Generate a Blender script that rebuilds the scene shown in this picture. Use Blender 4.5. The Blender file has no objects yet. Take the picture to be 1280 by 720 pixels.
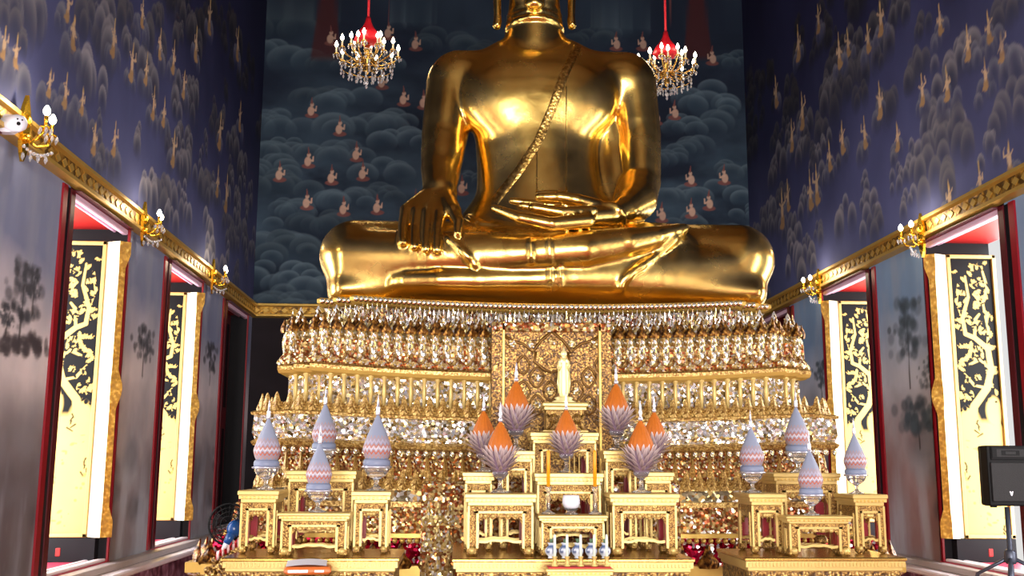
import bpy, bmesh, math, random
import numpy as np
from mathutils import Vector, Matrix, Quaternion
from mathutils.bvhtree import BVHTree

PI = math.pi
sc = bpy.context.scene
COL = sc.collection
random.seed(7)
RNG = np.random.default_rng(11)

# ------------------------------------------------------------------ camera
CAM = Vector((0.0, 0.0, 1.6))
F = 1300.0
YAW, PITCH, ROLL = math.radians(2.96), math.radians(9.70), math.radians(0.28)
fwd = Vector((math.sin(YAW) * math.cos(PITCH), math.cos(YAW) * math.cos(PITCH), math.sin(PITCH)))
right0 = Vector((math.cos(YAW), -math.sin(YAW), 0))
up0 = right0.cross(fwd)
# clockwise roll of the picture content = counter-clockwise camera roll
cr, sr = math.cos(ROLL), math.sin(ROLL)
right = right0 * cr + up0 * sr
up = up0 * cr - right0 * sr
camd = bpy.data.cameras.new('camera')
camo = bpy.data.objects.new('camera', camd)
COL.objects.link(camo)
camd.sensor_width = 36.0
camd.lens = F / 1280 * 36.0
camd.clip_end = 200
M = Matrix((right, up, -fwd)).transposed().to_4x4()
M.translation = CAM
camo.matrix_world = M
sc.camera = camo


def ray(px, py):
    return fwd + right * ((px - 640) / F) + up * ((360 - py) / F)


def at(px, py, Y):
    d = ray(px, py)
    return CAM + d * (Y / d.y)


def atx(px, py, X):
    d = ray(px, py)
    return CAM + d * (X / d.x)


def proj(p):
    v = Vector(p) - CAM
    z = v.dot(fwd)
    return 640 + F * v.dot(right) / z, 360 - F * v.dot(up) / z


def mpp(px, py, Y):
    """metres per pixel on the plane at depth Y"""
    v = at(px, py, Y) - CAM
    return v.dot(fwd) / F


# ------------------------------------------------------------------ materials
MATS = {}


def newmat(name):
    m = bpy.data.materials.new(name)
    m.use_nodes = True
    nt = m.node_tree
    for n in list(nt.nodes):
        nt.nodes.remove(n)
    out = nt.nodes.new('ShaderNodeOutputMaterial')
    b = nt.nodes.new('ShaderNodeBsdfPrincipled')
    nt.links.new(b.outputs[0], out.inputs[0])
    MATS[name] = m
    return m, nt, b


def setp(b, **k):
    names = {'col': 'Base Color', 'metal': 'Metallic', 'rough': 'Roughness', 'emit': 'Emission Color',
             'es': 'Emission Strength', 'trans': 'Transmission Weight', 'ior': 'IOR', 'alpha': 'Alpha',
             'coat': 'Coat Weight', 'spec': 'Specular IOR Level', 'coatr': 'Coat Roughness'}
    for a, v in k.items():
        if isinstance(v, (tuple, list)) and len(v) == 3:
            v = (*v, 1)
        b.inputs[names[a]].default_value = v


def lin(*c):
    """sRGB 0-255 to linear"""
    r = []
    for x in c:
        x /= 255.0
        r.append(x / 12.92 if x <= 0.04045 else ((x + 0.055) / 1.055) ** 2.4)
    return tuple(r)


def plain(name, col, rough=0.5, metal=0.0, noise=0.12, scale=8.0, bump=0.0, **k):
    m, nt, b = newmat(name)
    setp(b, metal=metal, rough=rough, **k)
    tc = nt.nodes.new('ShaderNodeTexCoord')
    n = nt.nodes.new('ShaderNodeTexNoise')
    n.inputs['Scale'].default_value = scale
    n.inputs['Detail'].default_value = 4
    nt.links.new(tc.outputs['Object'], n.inputs['Vector'])
    mix = nt.nodes.new('ShaderNodeMix')
    mix.data_type = 'RGBA'
    mix.inputs[6].default_value = (*[c * (1 - noise) for c in col], 1)
    mix.inputs[7].default_value = (*[min(1, c * (1 + noise)) for c in col], 1)
    nt.links.new(n.outputs[0], mix.inputs[0])
    nt.links.new(mix.outputs[2], b.inputs['Base Color'])
    if bump:
        bp = nt.nodes.new('ShaderNodeBump')
        bp.inputs['Strength'].default_value = bump
        bp.inputs['Distance'].default_value = 0.01
        nt.links.new(n.outputs[0], bp.inputs['Height'])
        nt.links.new(bp.outputs[0], b.inputs['Normal'])
    return m


def ramp(nt, stops, interp='LINEAR'):
    r = nt.nodes.new('ShaderNodeValToRGB')
    cr_ = r.color_ramp
    cr_.interpolation = interp
    while len(cr_.elements) < len(stops):
        cr_.elements.new(0.5)
    for e, (p, c) in zip(cr_.elements, stops):
        e.position = p
        e.color = (*c, 1) if len(c) == 3 else c
    return r


def carved(name, hi, mid, lo, scale=38.0, metal=0.6, rough=0.32, bump=0.6, coords='Object', dist=0.012, thr=(0.25, 0.5, 0.72)):
    """gilded carving: scrolls of bright relief over darker ground"""
    m, nt, b = newmat(name)
    setp(b, metal=metal, rough=rough)
    tc = nt.nodes.new('ShaderNodeTexCoord')
    nz = nt.nodes.new('ShaderNodeTexNoise')
    nz.inputs['Scale'].default_value = scale * 0.45
    nz.inputs['Detail'].default_value = 2
    nz.inputs['Distortion'].default_value = 1.6
    nt.links.new(tc.outputs[coords], nz.inputs['Vector'])
    v = nt.nodes.new('ShaderNodeTexVoronoi')
    v.inputs['Scale'].default_value = scale
    v.feature = 'SMOOTH_F1'
    nt.links.new(tc.outputs[coords], v.inputs['Vector'])
    add = nt.nodes.new('ShaderNodeMath')
    add.operation = 'MULTIPLY_ADD'
    nt.links.new(v.outputs['Distance'], add.inputs[0])
    add.inputs[1].default_value = 0.75
    nt.links.new(nz.outputs[0], add.inputs[2])
    sub = nt.nodes.new('ShaderNodeMath')
    sub.operation = 'SUBTRACT'
    sub.inputs[0].default_value = 1.22
    nt.links.new(add.outputs[0], sub.inputs[1])
    r = ramp(nt, [(thr[0], lo), (thr[1], mid), (thr[2], hi)])
    nt.links.new(sub.outputs[0], r.inputs[0])
    nt.links.new(r.outputs[0], b.inputs['Base Color'])
    bp = nt.nodes.new('ShaderNodeBump')
    bp.inputs['Strength'].default_value = bump
    bp.inputs['Distance'].default_value = dist
    nt.links.new(sub.outputs[0], bp.inputs['Height'])
    nt.links.new(bp.outputs[0], b.inputs['Normal'])
    return m


def mosaic(name, cols, scale=42.0, tilt=0.55, rough=0.12, metal=1.0, grout=None):
    """glass mosaic: flat mirror chips, each tilted a little its own way"""
    m, nt, b = newmat(name)
    setp(b, metal=metal, rough=rough)
    tc = nt.nodes.new('ShaderNodeTexCoord')
    v = nt.nodes.new('ShaderNodeTexVoronoi')
    v.inputs['Scale'].default_value = scale
    nt.links.new(tc.outputs['Object'], v.inputs['Vector'])
    sx = nt.nodes.new('ShaderNodeSeparateXYZ')
    nt.links.new(v.outputs['Color'], sx.inputs[0])
    n = len(cols)
    r = ramp(nt, [(i / n, c) for i, c in enumerate(cols)], 'CONSTANT')
    nt.links.new(sx.outputs[0], r.inputs[0])
    nt.links.new(r.outputs[0], b.inputs['Base Color'])
    g = nt.nodes.new('ShaderNodeNewGeometry')
    vs = nt.nodes.new('ShaderNodeVectorMath')
    vs.operation = 'SUBTRACT'
    nt.links.new(v.outputs['Color'], vs.inputs[0])
    vs.inputs[1].default_value = (0.5, 0.5, 0.5)
    vm = nt.nodes.new('ShaderNodeVectorMath')
    vm.operation = 'SCALE'
    nt.links.new(vs.outputs[0], vm.inputs[0])
    vm.inputs['Scale'].default_value = tilt
    va = nt.nodes.new('ShaderNodeVectorMath')
    va.operation = 'ADD'
    nt.links.new(vm.outputs[0], va.inputs[0])
    nt.links.new(g.outputs['Normal'], va.inputs[1])
    vn = nt.nodes.new('ShaderNodeVectorMath')
    vn.operation = 'NORMALIZE'
    nt.links.new(va.outputs[0], vn.inputs[0])
    nt.links.new(vn.outputs[0], b.inputs['Normal'])
    return m


def attr_mat(name, rough=0.75, spec=0.25):
    m, nt, b = newmat(name)
    setp(b, rough=rough, spec=spec)
    a = nt.nodes.new('ShaderNodeAttribute')
    a.attribute_name = 'paint'
    nt.links.new(a.outputs['Color'], b.inputs['Base Color'])
    return m


def emis(name, col, s):
    m, nt, b = newmat(name)
    setp(b, col=(0.9, 0.85, 0.75), emit=col, es=s, rough=0.3)
    return m


# ------------------------------------------------------------------ mesh builder
class MB:
    def __init__(self):
        self.v, self.f, self.mi, self.sm = [], [], [], []
        self.cm = 0

    def add(self, vs, fs, smooth=False, mi=None):
        o = len(self.v)
        self.v.extend([tuple(p) for p in vs])
        for f in fs:
            self.f.append(tuple(i + o for i in f))
            self.mi.append(self.cm if mi is None else mi)
            self.sm.append(smooth)
        return self

    def box(self, c, s, rz=0.0, bev=0.0, taper=1.0, mi=None):
        x, y, z = s[0] / 2, s[1] / 2, s[2] / 2
        ca, sa = math.cos(rz), math.sin(rz)
        b = min(bev, x * .9, y * .9, z * .9)

        def ring(px, py, pz, cut):
            if cut <= 0:
                return [(-px, -py, pz), (px, -py, pz), (px, py, pz), (-px, py, pz)]
            return [(-px + cut, -py, pz), (px - cut, -py, pz), (px, -py + cut, pz), (px, py - cut, pz),
                    (px - cut, py, pz), (-px + cut, py, pz), (-px, py - cut, pz), (-px, -py + cut, pz)]
        if b > 0:
            rs = [ring(x - b, y - b, -z, b * .4), ring(x, y, -z + b, b * .6), ring(x * taper, y * taper, z - b, b * .6), ring((x - b) * taper, (y - b) * taper, z, b * .4)]
        else:
            rs = [ring(x, y, -z, 0), ring(x * taper, y * taper, z, 0)]
        n = len(rs[0])
        vs = [p for r in rs for p in r]
        vs = [(c[0] + p[0] * ca - p[1] * sa, c[1] + p[0] * sa + p[1] * ca, c[2] + p[2]) for p in vs]
        fs = [tuple(range(n))[::-1], tuple(range(n * (len(rs) - 1), n * len(rs)))]
        for k in range(len(rs) - 1):
            for i in range(n):
                j = (i + 1) % n
                fs.append((k * n + i, k * n + j, (k + 1) * n + j, (k + 1) * n + i))
        return self.add(vs, fs, mi=mi)

    def lathe(self, prof, c=(0, 0, 0), seg=24, smooth=True, flute=0.0, nfl=0, mi=None):
        vs, fs = [], []
        n = len(prof)
        for (r, z) in prof:
            for k in range(seg):
                a = 2 * PI * k / seg
                rr = max(r, 1e-5) * (1 + (flute * math.cos(a * nfl) if nfl else 0))
                vs.append((c[0] + rr * math.cos(a), c[1] + rr * math.sin(a), c[2] + z))
        for i in range(n - 1):
            for k in range(seg):
                j = (k + 1) % seg
                fs.append((i * seg + k, i * seg + j, (i + 1) * seg + j, (i + 1) * seg + k))
        if prof[0][0] > 1e-4:
            fs.append(tuple(range(seg))[::-1])
        if prof[-1][0] > 1e-4:
            fs.append(tuple(range((n - 1) * seg, n * seg)))
        return self.add(vs, fs, smooth, mi)

    def tube(self, pts, r, seg=8, smooth=True, mi=None, closed=False):
        pts = [Vector(p) for p in pts]
        n = len(pts)
        rs = r if isinstance(r, (list, tuple)) else [r] * n
        vs, fs = [], []
        ref = None
        for i, p in enumerate(pts):
            if closed:
                t = pts[(i + 1) % n] - pts[i - 1]
            else:
                t = pts[min(i + 1, n - 1)] - pts[max(i - 1, 0)]
            t.normalize()
            if ref is None:
                ref = Vector((0, 0, 1)) if abs(t.z) < .9 else Vector((1, 0, 0))
            a = t.cross(ref)
            if a.length < 1e-4:
                a = t.orthogonal()
            a.normalize()
            b = t.cross(a)
            ref = -b if False else ref
            for k in range(seg):
                an = 2 * PI * k / seg
                vs.append(p + a * (rs[i] * math.cos(an)) + b * (rs[i] * math.sin(an)))
        m = n if closed else n - 1
        for i in range(m):
            i2 = (i + 1) % n
            for k in range(seg):
                j = (k + 1) % seg
                fs.append((i * seg + k, i * seg + j, i2 * seg + j, i2 * seg + k))
        if not closed:
            fs.append(tuple(range(seg))[::-1])
            fs.append(tuple(range((n - 1) * seg, n * seg)))
        return self.add(vs, fs, smooth, mi)

    def sphere(self, c, r, seg=12, rings=8, sz=1.0, mi=None):
        prof = [(r * math.sin(PI * i / rings), -r * sz * math.cos(PI * i / rings)) for i in range(rings + 1)]
        prof[0] = (0, -r * sz)
        prof[-1] = (0, r * sz)
        return self.lathe(prof, c, seg, True, mi=mi)

    def prism(self, poly, d, org, ax, ay, mi=None):
        """extrude 2-D polygon (in axes ax, ay at org) along ax x ay by d, centred"""
        ax, ay, org = Vector(ax), Vector(ay), Vector(org)
        nrm = ax.cross(ay).normalized()
        n = len(poly)
        vs = [org + ax * p[0] + ay * p[1] + nrm * (-d / 2) for p in poly] + [org + ax * p[0] + ay * p[1] + nrm * (d / 2) for p in poly]
        fs = [tuple(range(n))[::-1], tuple(range(n, 2 * n))]
        for i in range(n):
            j = (i + 1) % n
            fs.append((i, j, n + j, n + i))
        return self.add(vs, fs, mi=mi)

    def petal(self, c, w, h, out=(0, -1, 0), thick=0.02, curl=0.0, lean=0.0, nu=5, nv=7, tip=1.0, mi=None, back=True, waist=0.0):
        """pointed petal standing at c, facing `out`, curved like a leaf"""
        out = Vector(out).normalized()
        side = Vector((0, 0, 1)).cross(out).normalized()
        c = Vector(c)
        vs, fs = [], []
        for i in range(nv + 1):
            t = i / nv
            prof = (math.sin(PI * (0.16 + 0.84 * (t ** 0.85))) ** 0.75) if t < 1 else 0.0
            if tip > 1:
                prof *= (1 - t ** (2 * tip)) if t < 1 else 0
            if waist:
                prof *= 1 - waist * math.exp(-((t - .45) / .2) ** 2)
            ww = w / 2 * max(prof, 0.02)
            for j in range(nu + 1):
                s = 2 * j / nu - 1
                bulge = thick * (1 - s * s) * math.sin(PI * min(1, .15 + .8 * t)) + lean * t + curl * t ** 3
                vs.append(c + side * (ww * s) + Vector((0, 0, h * t)) + out * bulge)
        m = nu + 1
        for i in range(nv):
            for j in range(nu):
                fs.append((i * m + j, i * m + j + 1, (i + 1) * m + j + 1, (i + 1) * m + j))
        if back:
            o = len(vs)
            vs += [v - out * (thick * .35 + .004) for v in vs]
            fs += [tuple(o + q for q in f[::-1]) for f in fs]
            edge = [i * m for i in range(nv + 1)]
            edge2 = [i * m + nu for i in range(nv + 1)]
            for e, fl in ((edge, False), (edge2, True)):
                for a, b_ in zip(e[:-1], e[1:]):
                    q = (a, b_, o + b_, o + a)
                    fs.append(q[::-1] if fl else q)
            q = tuple(range(0, m))
            for a, b_ in zip(q[:-1], q[1:]):
                fs.append((b_, a, o + a, o + b_))
        return self.add(vs, fs, True, mi)

    def flame(self, c, w, h, thick=0.03, lean=0.0, nv=9, mi=None):
        """pointed flame leaf: broad foot, pinched neck, sharp tip; ridged down the middle"""
        c = Vector(c)
        vs, fs = [], []
        for i in range(nv + 1):
            t = i / nv
            ww = w / 2 * max(0.0, (1 - t) ** 0.7 * (1 + .42 * math.sin(PI * min(1, t * 2.1)) ) * (1 - .18 * math.exp(-((t - .62) / .12) ** 2)))
            d = thick * (1 - t) ** .6 * (.4 + .9 * math.sin(PI * min(1, t + .12)))
            y = -lean * t
            vs += [c + Vector((-ww, y + .004, h * t)), c + Vector((-ww * .45, y - d * .55, h * t)), c + Vector((0, y - d, h * t)), c + Vector((ww * .45, y - d * .55, h * t)), c + Vector((ww, y + .004, h * t)), c + Vector((0, y + thick * .3, h * t))]
        for i in range(nv):
            for k in range(6):
                j = (k + 1) % 6
                fs.append((i * 6 + k, i * 6 + j, (i + 1) * 6 + j, (i + 1) * 6 + k))
        fs.append((5, 4, 3, 2, 1, 0))
        return self.add(vs, fs, False, mi)

    def build(self, name, mats, parent=None, loc=None, local=False):
        if not isinstance(mats, (list, tuple)):
            mats = [mats]
        me = bpy.data.meshes.new(name)
        me.from_pydata([tuple(v) for v in self.v], [], self.f)
        for m in mats:
            me.materials.append(m)
        me.polygons.foreach_set('material_index', self.mi)
        me.polygons.foreach_set('use_smooth', self.sm)
        me.update()
        o = bpy.data.objects.new(name, me)
        COL.objects.link(o)
        if parent:
            o.parent = parent
            o.matrix_parent_inverse = Matrix.Identity(4)
        if loc is not None:
            o.location = loc
        return o


def shift(mb, d):
    mb.v = [(v[0] + d[0], v[1] + d[1], v[2] + d[2]) for v in mb.v]
    return mb


def empty(name, loc, label=None, cat=None, group=None, rz=0.0, kind=None):
    o = bpy.data.objects.new(name, None)
    COL.objects.link(o)
    o.location = loc
    o.rotation_euler = (0, 0, rz)
    o.empty_display_size = 0.05
    return tag(o, label, cat, group, kind)


def tag(o, label=None, cat=None, group=None, kind=None):
    if label:
        o['label'] = label
    if cat:
        o['category'] = cat
    if group:
        o['group'] = group
    if kind:
        o['kind'] = kind
    return o


def kids(o):
    return [c for c in KIDS.get(o.name, [])]


def copy_tree(o, loc=None, parent=None, label=None, sc_=None, rz=None):
    c = o.copy()
    COL.objects.link(c)
    if parent is not None:
        c.parent = parent
        c.matrix_parent_inverse = o.matrix_parent_inverse
    if loc is not None:
        c.location = loc
    if label:
        c['label'] = label
    if sc_ is not None:
        c.scale = sc_
    if rz is not None:
        c.rotation_euler = (0, 0, rz)
    for ch in [x for x in o.children]:
        copy_tree(ch, parent=c)
    return c


def recalc(o):
    bm = bmesh.new()
    bm.from_mesh(o.data)
    bmesh.ops.recalc_face_normals(bm, faces=bm.faces)
    bm.to_mesh(o.data)
    bm.free()
    return o
# ------------------------------------------------------------------ material library
gold = lin(246, 190, 70)
m_, nt_, b_ = newmat('polished_gold')
setp(b_, metal=1.0, rough=0.19)
tc = nt_.nodes.new('ShaderNodeTexCoord')
nz = nt_.nodes.new('ShaderNodeTexNoise'); nz.inputs['Scale'].default_value = 3.0; nz.inputs['Detail'].default_value = 5
nt_.links.new(tc.outputs['Object'], nz.inputs['Vector'])
r_ = ramp(nt_, [(0.3, (0.80, 0.53, 0.13)), (0.7, (0.95, 0.67, 0.20))])
nt_.links.new(nz.outputs[0], r_.inputs[0]); nt_.links.new(r_.outputs[0], b_.inputs['Base Color'])
r2_ = ramp(nt_, [(0.3, (0.20,) * 3), (0.75, (0.31,) * 3)])
nt_.links.new(nz.outputs[0], r2_.inputs[0]); nt_.links.new(r2_.outputs[0], b_.inputs['Roughness'])
bp_ = nt_.nodes.new('ShaderNodeBump'); bp_.inputs['Strength'].default_value = 0.10; bp_.inputs['Distance'].default_value = 0.02
nz2 = nt_.nodes.new('ShaderNodeTexNoise'); nz2.inputs['Scale'].default_value = 9.0
nt_.links.new(tc.outputs['Object'], nz2.inputs['Vector'])
nt_.links.new(nz2.outputs[0], bp_.inputs['Height']); nt_.links.new(bp_.outputs[0], b_.inputs['Normal'])
BUDDHA = m_
SASH = carved('engraved_gold', (0.84, 0.57, 0.17), (0.70, 0.44, 0.12), (0.42, 0.24, 0.06), scale=34, metal=1, rough=0.3, bump=0.45)
GILT = plain('gilt_plain', lin(206, 168, 84), rough=0.34, metal=0.5, noise=0.12, scale=14)
GILTP = plain('pale_gilt', lin(206, 176, 104), rough=0.36, metal=0.3, noise=0.08, scale=14)
BRIGHT = plain('bright_gold', lin(248, 196, 60), rough=0.24, metal=0.95, noise=0.1, scale=12)
CARVE = carved('carved_gilt', lin(226, 196, 120), lin(160, 122, 60), lin(72, 46, 20), scale=56, metal=0.5, rough=0.36)
CARVEF = carved('carved_gilt_fine', lin(218, 186, 108), lin(170, 130, 62), lin(96, 62, 24), scale=130, metal=0.5, rough=0.36, dist=.006)
NICHE = carved('niche_carving', lin(214, 178, 96), lin(140, 100, 46), lin(64, 40, 18), scale=70, metal=0.6, rough=0.34, dist=.006)
TRACE = plain('dark_tracery', lin(120, 84, 34), rough=0.4, metal=0.5)
CARVED_DK = carved('carved_gilt_dark', lin(224, 178, 84), lin(150, 100, 40), lin(60, 34, 14), scale=36, metal=0.7, rough=0.34)
CORN = carved('cornice_gilt', lin(214, 168, 70), lin(176, 130, 48), lin(96, 66, 26), scale=16, metal=0.55, rough=0.42, dist=.01)
MOLD = carved('molding_gilt', lin(238, 212, 142), lin(208, 172, 98), lin(140, 100, 46), scale=70, metal=0.5, rough=0.34, dist=.006)
W, G1, G2, G3, BR, SV = (0.98, 0.97, 0.93), lin(242, 222, 160), lin(214, 184, 116), lin(166, 128, 74), lin(140, 84, 50), (0.86, 0.85, 0.82)
MOS_GOLD = mosaic('gold_mosaic', [G1, G2, W, G3, G2, SV, G1, G2, G3], scale=52, tilt=1.0, rough=0.24, metal=0.6)
MOS_SILV = mosaic('silver_mosaic', [W, SV, G1, W, SV, G2, W, lin(150, 130, 84), G1], scale=46, tilt=1.0, rough=0.18, metal=0.75)
MOS_BROWN = mosaic('brown_mosaic', [G2, G3, BR, G3, lin(190, 104, 40), G2, BR, G1, lin(190, 100, 60), W], scale=52, tilt=0.9, rough=0.24, metal=0.65)
MOS_GREY = mosaic('grey_mosaic', [SV, lin(150, 140, 115), G3, lin(170, 160, 130), lin(120, 108, 84), G2], scale=36, tilt=0.8, rough=0.3, metal=0.8)
MOS_RED = mosaic('red_mosaic', [lin(190, 10, 50), lin(150, 0, 36), lin(215, 30, 80), lin(120, 0, 26), W], scale=40, tilt=0.9, rough=0.18, metal=0.8)
MOS_FRINGE = mosaic('fringe_mosaic', [W, SV, G1, W, G2, lin(150, 90, 60)], scale=40, tilt=0.8, rough=0.22, metal=0.8)
RED = plain('red_lacquer', lin(140, 14, 30), rough=0.32, noise=0.15, scale=5)
REDDK = plain('dark_red_lacquer', lin(84, 14, 26), rough=0.35, noise=0.2, scale=5)
SOFF = plain('soffit_red', lin(164, 16, 14), rough=0.5, noise=0.08, scale=5)
BLACKW = plain('black_lacquer', lin(28, 24, 34), rough=0.4, noise=0.2)
PINKLIT = plain('pink_rail', lin(236, 200, 226), rough=0.4, noise=0.05)
SILL = plain('sill_red', lin(205, 60, 92), rough=0.35, noise=0.12, scale=4)
LEDGE = plain('ledge_plaster', lin(176, 166, 166), rough=0.4, noise=0.12, scale=5)
LEDGEW = plain('ledge_white', lin(236, 228, 236), rough=0.35, noise=0.05)  # whiter than the ledge plaster: its top highlight is put into the colour
DADO = carved('carved_dado', lin(186, 150, 166), lin(140, 92, 108), lin(84, 40, 52), scale=9, metal=0.05, rough=0.45, dist=.02)
CEIL = plain('ceiling_paint', lin(88, 62, 34), rough=0.6, noise=0.3, scale=1.2)
BLACKW = plain('black_lacquer', lin(16, 14, 20), rough=0.5, noise=0.2, spec=0.2)
CARPET = plain('red_carpet', lin(150, 22, 24), rough=0.9, noise=0.2, scale=20, bump=0.3)
REAR = plain('rear_plaster', lin(150, 126, 92), rough=0.8, noise=0.2, scale=1.5)
MURAL = attr_mat('mural_paint', rough=0.72, spec=0.2)
m_, nt_, b_ = newmat('lacquer_panel')
setp(b_, rough=0.45, spec=0.15)
a_ = nt_.nodes.new('ShaderNodeAttribute'); a_.attribute_name = 'paint'
sx_ = nt_.nodes.new('ShaderNodeSeparateColor'); nt_.links.new(a_.outputs['Color'], sx_.inputs[0])
mx_ = nt_.nodes.new('ShaderNodeMix'); mx_.data_type = 'RGBA'
mx_.inputs[6].default_value = (*lin(8, 7, 12), 1); mx_.inputs[7].default_value = (*lin(226, 190, 110), 1)
nt_.links.new(sx_.outputs[0], mx_.inputs[0])
mp_ = nt_.nodes.new('ShaderNodeMix'); mp_.data_type = 'RGBA'; mp_.blend_type = 'MULTIPLY'; mp_.inputs[0].default_value = 1.0
nt_.links.new(mx_.outputs[2], mp_.inputs[6])
sg_ = nt_.nodes.new('ShaderNodeCombineColor')
for i_ in range(3):
    nt_.links.new(sx_.outputs[1], sg_.inputs[i_])
nt_.links.new(sg_.outputs[0], mp_.inputs[7])
nt_.links.new(mp_.outputs[2], b_.inputs['Base Color'])
ml_ = nt_.nodes.new('ShaderNodeMath'); ml_.operation = 'MULTIPLY'; ml_.inputs[1].default_value = 0.35
nt_.links.new(sx_.outputs[0], ml_.inputs[0]); nt_.links.new(ml_.outputs[0], b_.inputs['Metallic'])
LACQ = m_
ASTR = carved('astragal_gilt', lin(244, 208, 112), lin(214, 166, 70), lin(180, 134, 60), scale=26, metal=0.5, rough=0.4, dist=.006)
STILEW = plain('sunlit_stile', lin(250, 238, 196), rough=0.4, metal=0.1, noise=0.03)  # near-white instead of gilt: daylight overexposure put into the base colour
REDCLOTH = plain('red_cloth', lin(196, 8, 30), rough=0.6, noise=0.2, scale=10)
BULB = emis('lit_bulb', (1.0, 0.86, 0.6), 26.0)
CANDLEW = plain('candle_sleeve', lin(240, 226, 190), rough=0.4, noise=0.04)
BRASS = plain('aged_brass', lin(196, 158, 84), rough=0.25, metal=0.9, noise=0.15, scale=20)
m_, nt_, b_ = newmat('crystal'); setp(b_, col=(0.96, 0.97, 1.0), rough=0.03, trans=0.75, ior=1.6, spec=0.9); CRYSTAL = m_
m_, nt_, b_ = newmat('pressed_glass'); setp(b_, col=(0.97, 0.97, 0.99), rough=0.05, trans=0.93, ior=1.45); GLASS = m_
SILVER = plain('silver_foil', lin(214, 214, 226), rough=0.25, metal=0.7, noise=0.1, scale=30)
ORANGE = plain('orange_bud', lin(188, 100, 14), rough=0.55, noise=0.15, scale=30)
m_, nt_, b_ = newmat('lilac_petal'); setp(b_, rough=0.4, spec=0.5)
a_ = nt_.nodes.new('ShaderNodeAttribute'); a_.attribute_name = 'paint'; nt_.links.new(a_.outputs['Color'], b_.inputs['Base Color']); LILAC = m_
PEARL = attr_mat('beaded_cone', rough=0.45, spec=0.4)
ORANGEC = plain('orange_wax', lin(250, 158, 14), rough=0.45, noise=0.05)
WHITEW = plain('white_wax', lin(226, 240, 226), rough=0.4, noise=0.04)
PORC = attr_mat('painted_porcelain', rough=0.15, spec=0.6)
WHITEP = plain('white_plastic', lin(226, 228, 240), rough=0.35, noise=0.03)
BLACKP = plain('black_plastic', lin(8, 8, 10), spec=0.2, rough=0.6, noise=0.1, scale=40)
GRILLE = plain('speaker_grille', lin(18, 17, 19), rough=0.7, metal=0.0, noise=0.3, scale=180, bump=0.3)
GREYMET = plain('grey_metal', lin(90, 96, 112), rough=0.4, metal=0.6, noise=0.1)
BLUEP = plain('blue_plastic', lin(24, 70, 130), rough=0.25, noise=0.1)
IVORY = plain('pale_gilt_statue', lin(250, 238, 170), rough=0.3, metal=0.35, noise=0.08, scale=30)
BOOKO = plain('orange_cover', lin(214, 110, 50), rough=0.5, noise=0.15, scale=20)
PAPER = plain('white_sheet', lin(226, 226, 236), rough=0.6, noise=0.05)
m_, nt_, b_ = newmat('striped_ribbon'); setp(b_, rough=0.4)
tc = nt_.nodes.new('ShaderNodeTexCoord'); wv = nt_.nodes.new('ShaderNodeTexWave'); wv.inputs['Scale'].default_value = 9.0
nt_.links.new(tc.outputs['Object'], wv.inputs['Vector'])
r_ = ramp(nt_, [(0.45, lin(190, 20, 40)), (0.55, lin(240, 214, 214))]); nt_.links.new(wv.outputs[0], r_.inputs[0]); nt_.links.new(r_.outputs[0], b_.inputs['Base Color'])
STRIPE = m_
DARKG = plain('dark_void_paint', lin(20, 16, 20), rough=0.6, noise=0.3, scale=3)
# ------------------------------------------------------------------ room
XL, XR, YB, YR, ZC = -3.56, 5.20, 18.0, -7.0, 10.2
CXR = (XL + XR) / 2
SLOTS = [(-5.1 + 3.3 * 0, -3.5), (-1.75, -0.1), (1.55, 3.2), (4.85, 6.5)]
SLOTS = [(9.52 - 3.3 * k, 11.12 - 3.3 * k) for k in (5, 4, 3, 2, 1)] + [(9.52, 11.12), (12.82, 14.42), (16.02, 17.6)]
WZ0, WZ1 = 0.62, 4.08
THK = 0.72

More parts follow.
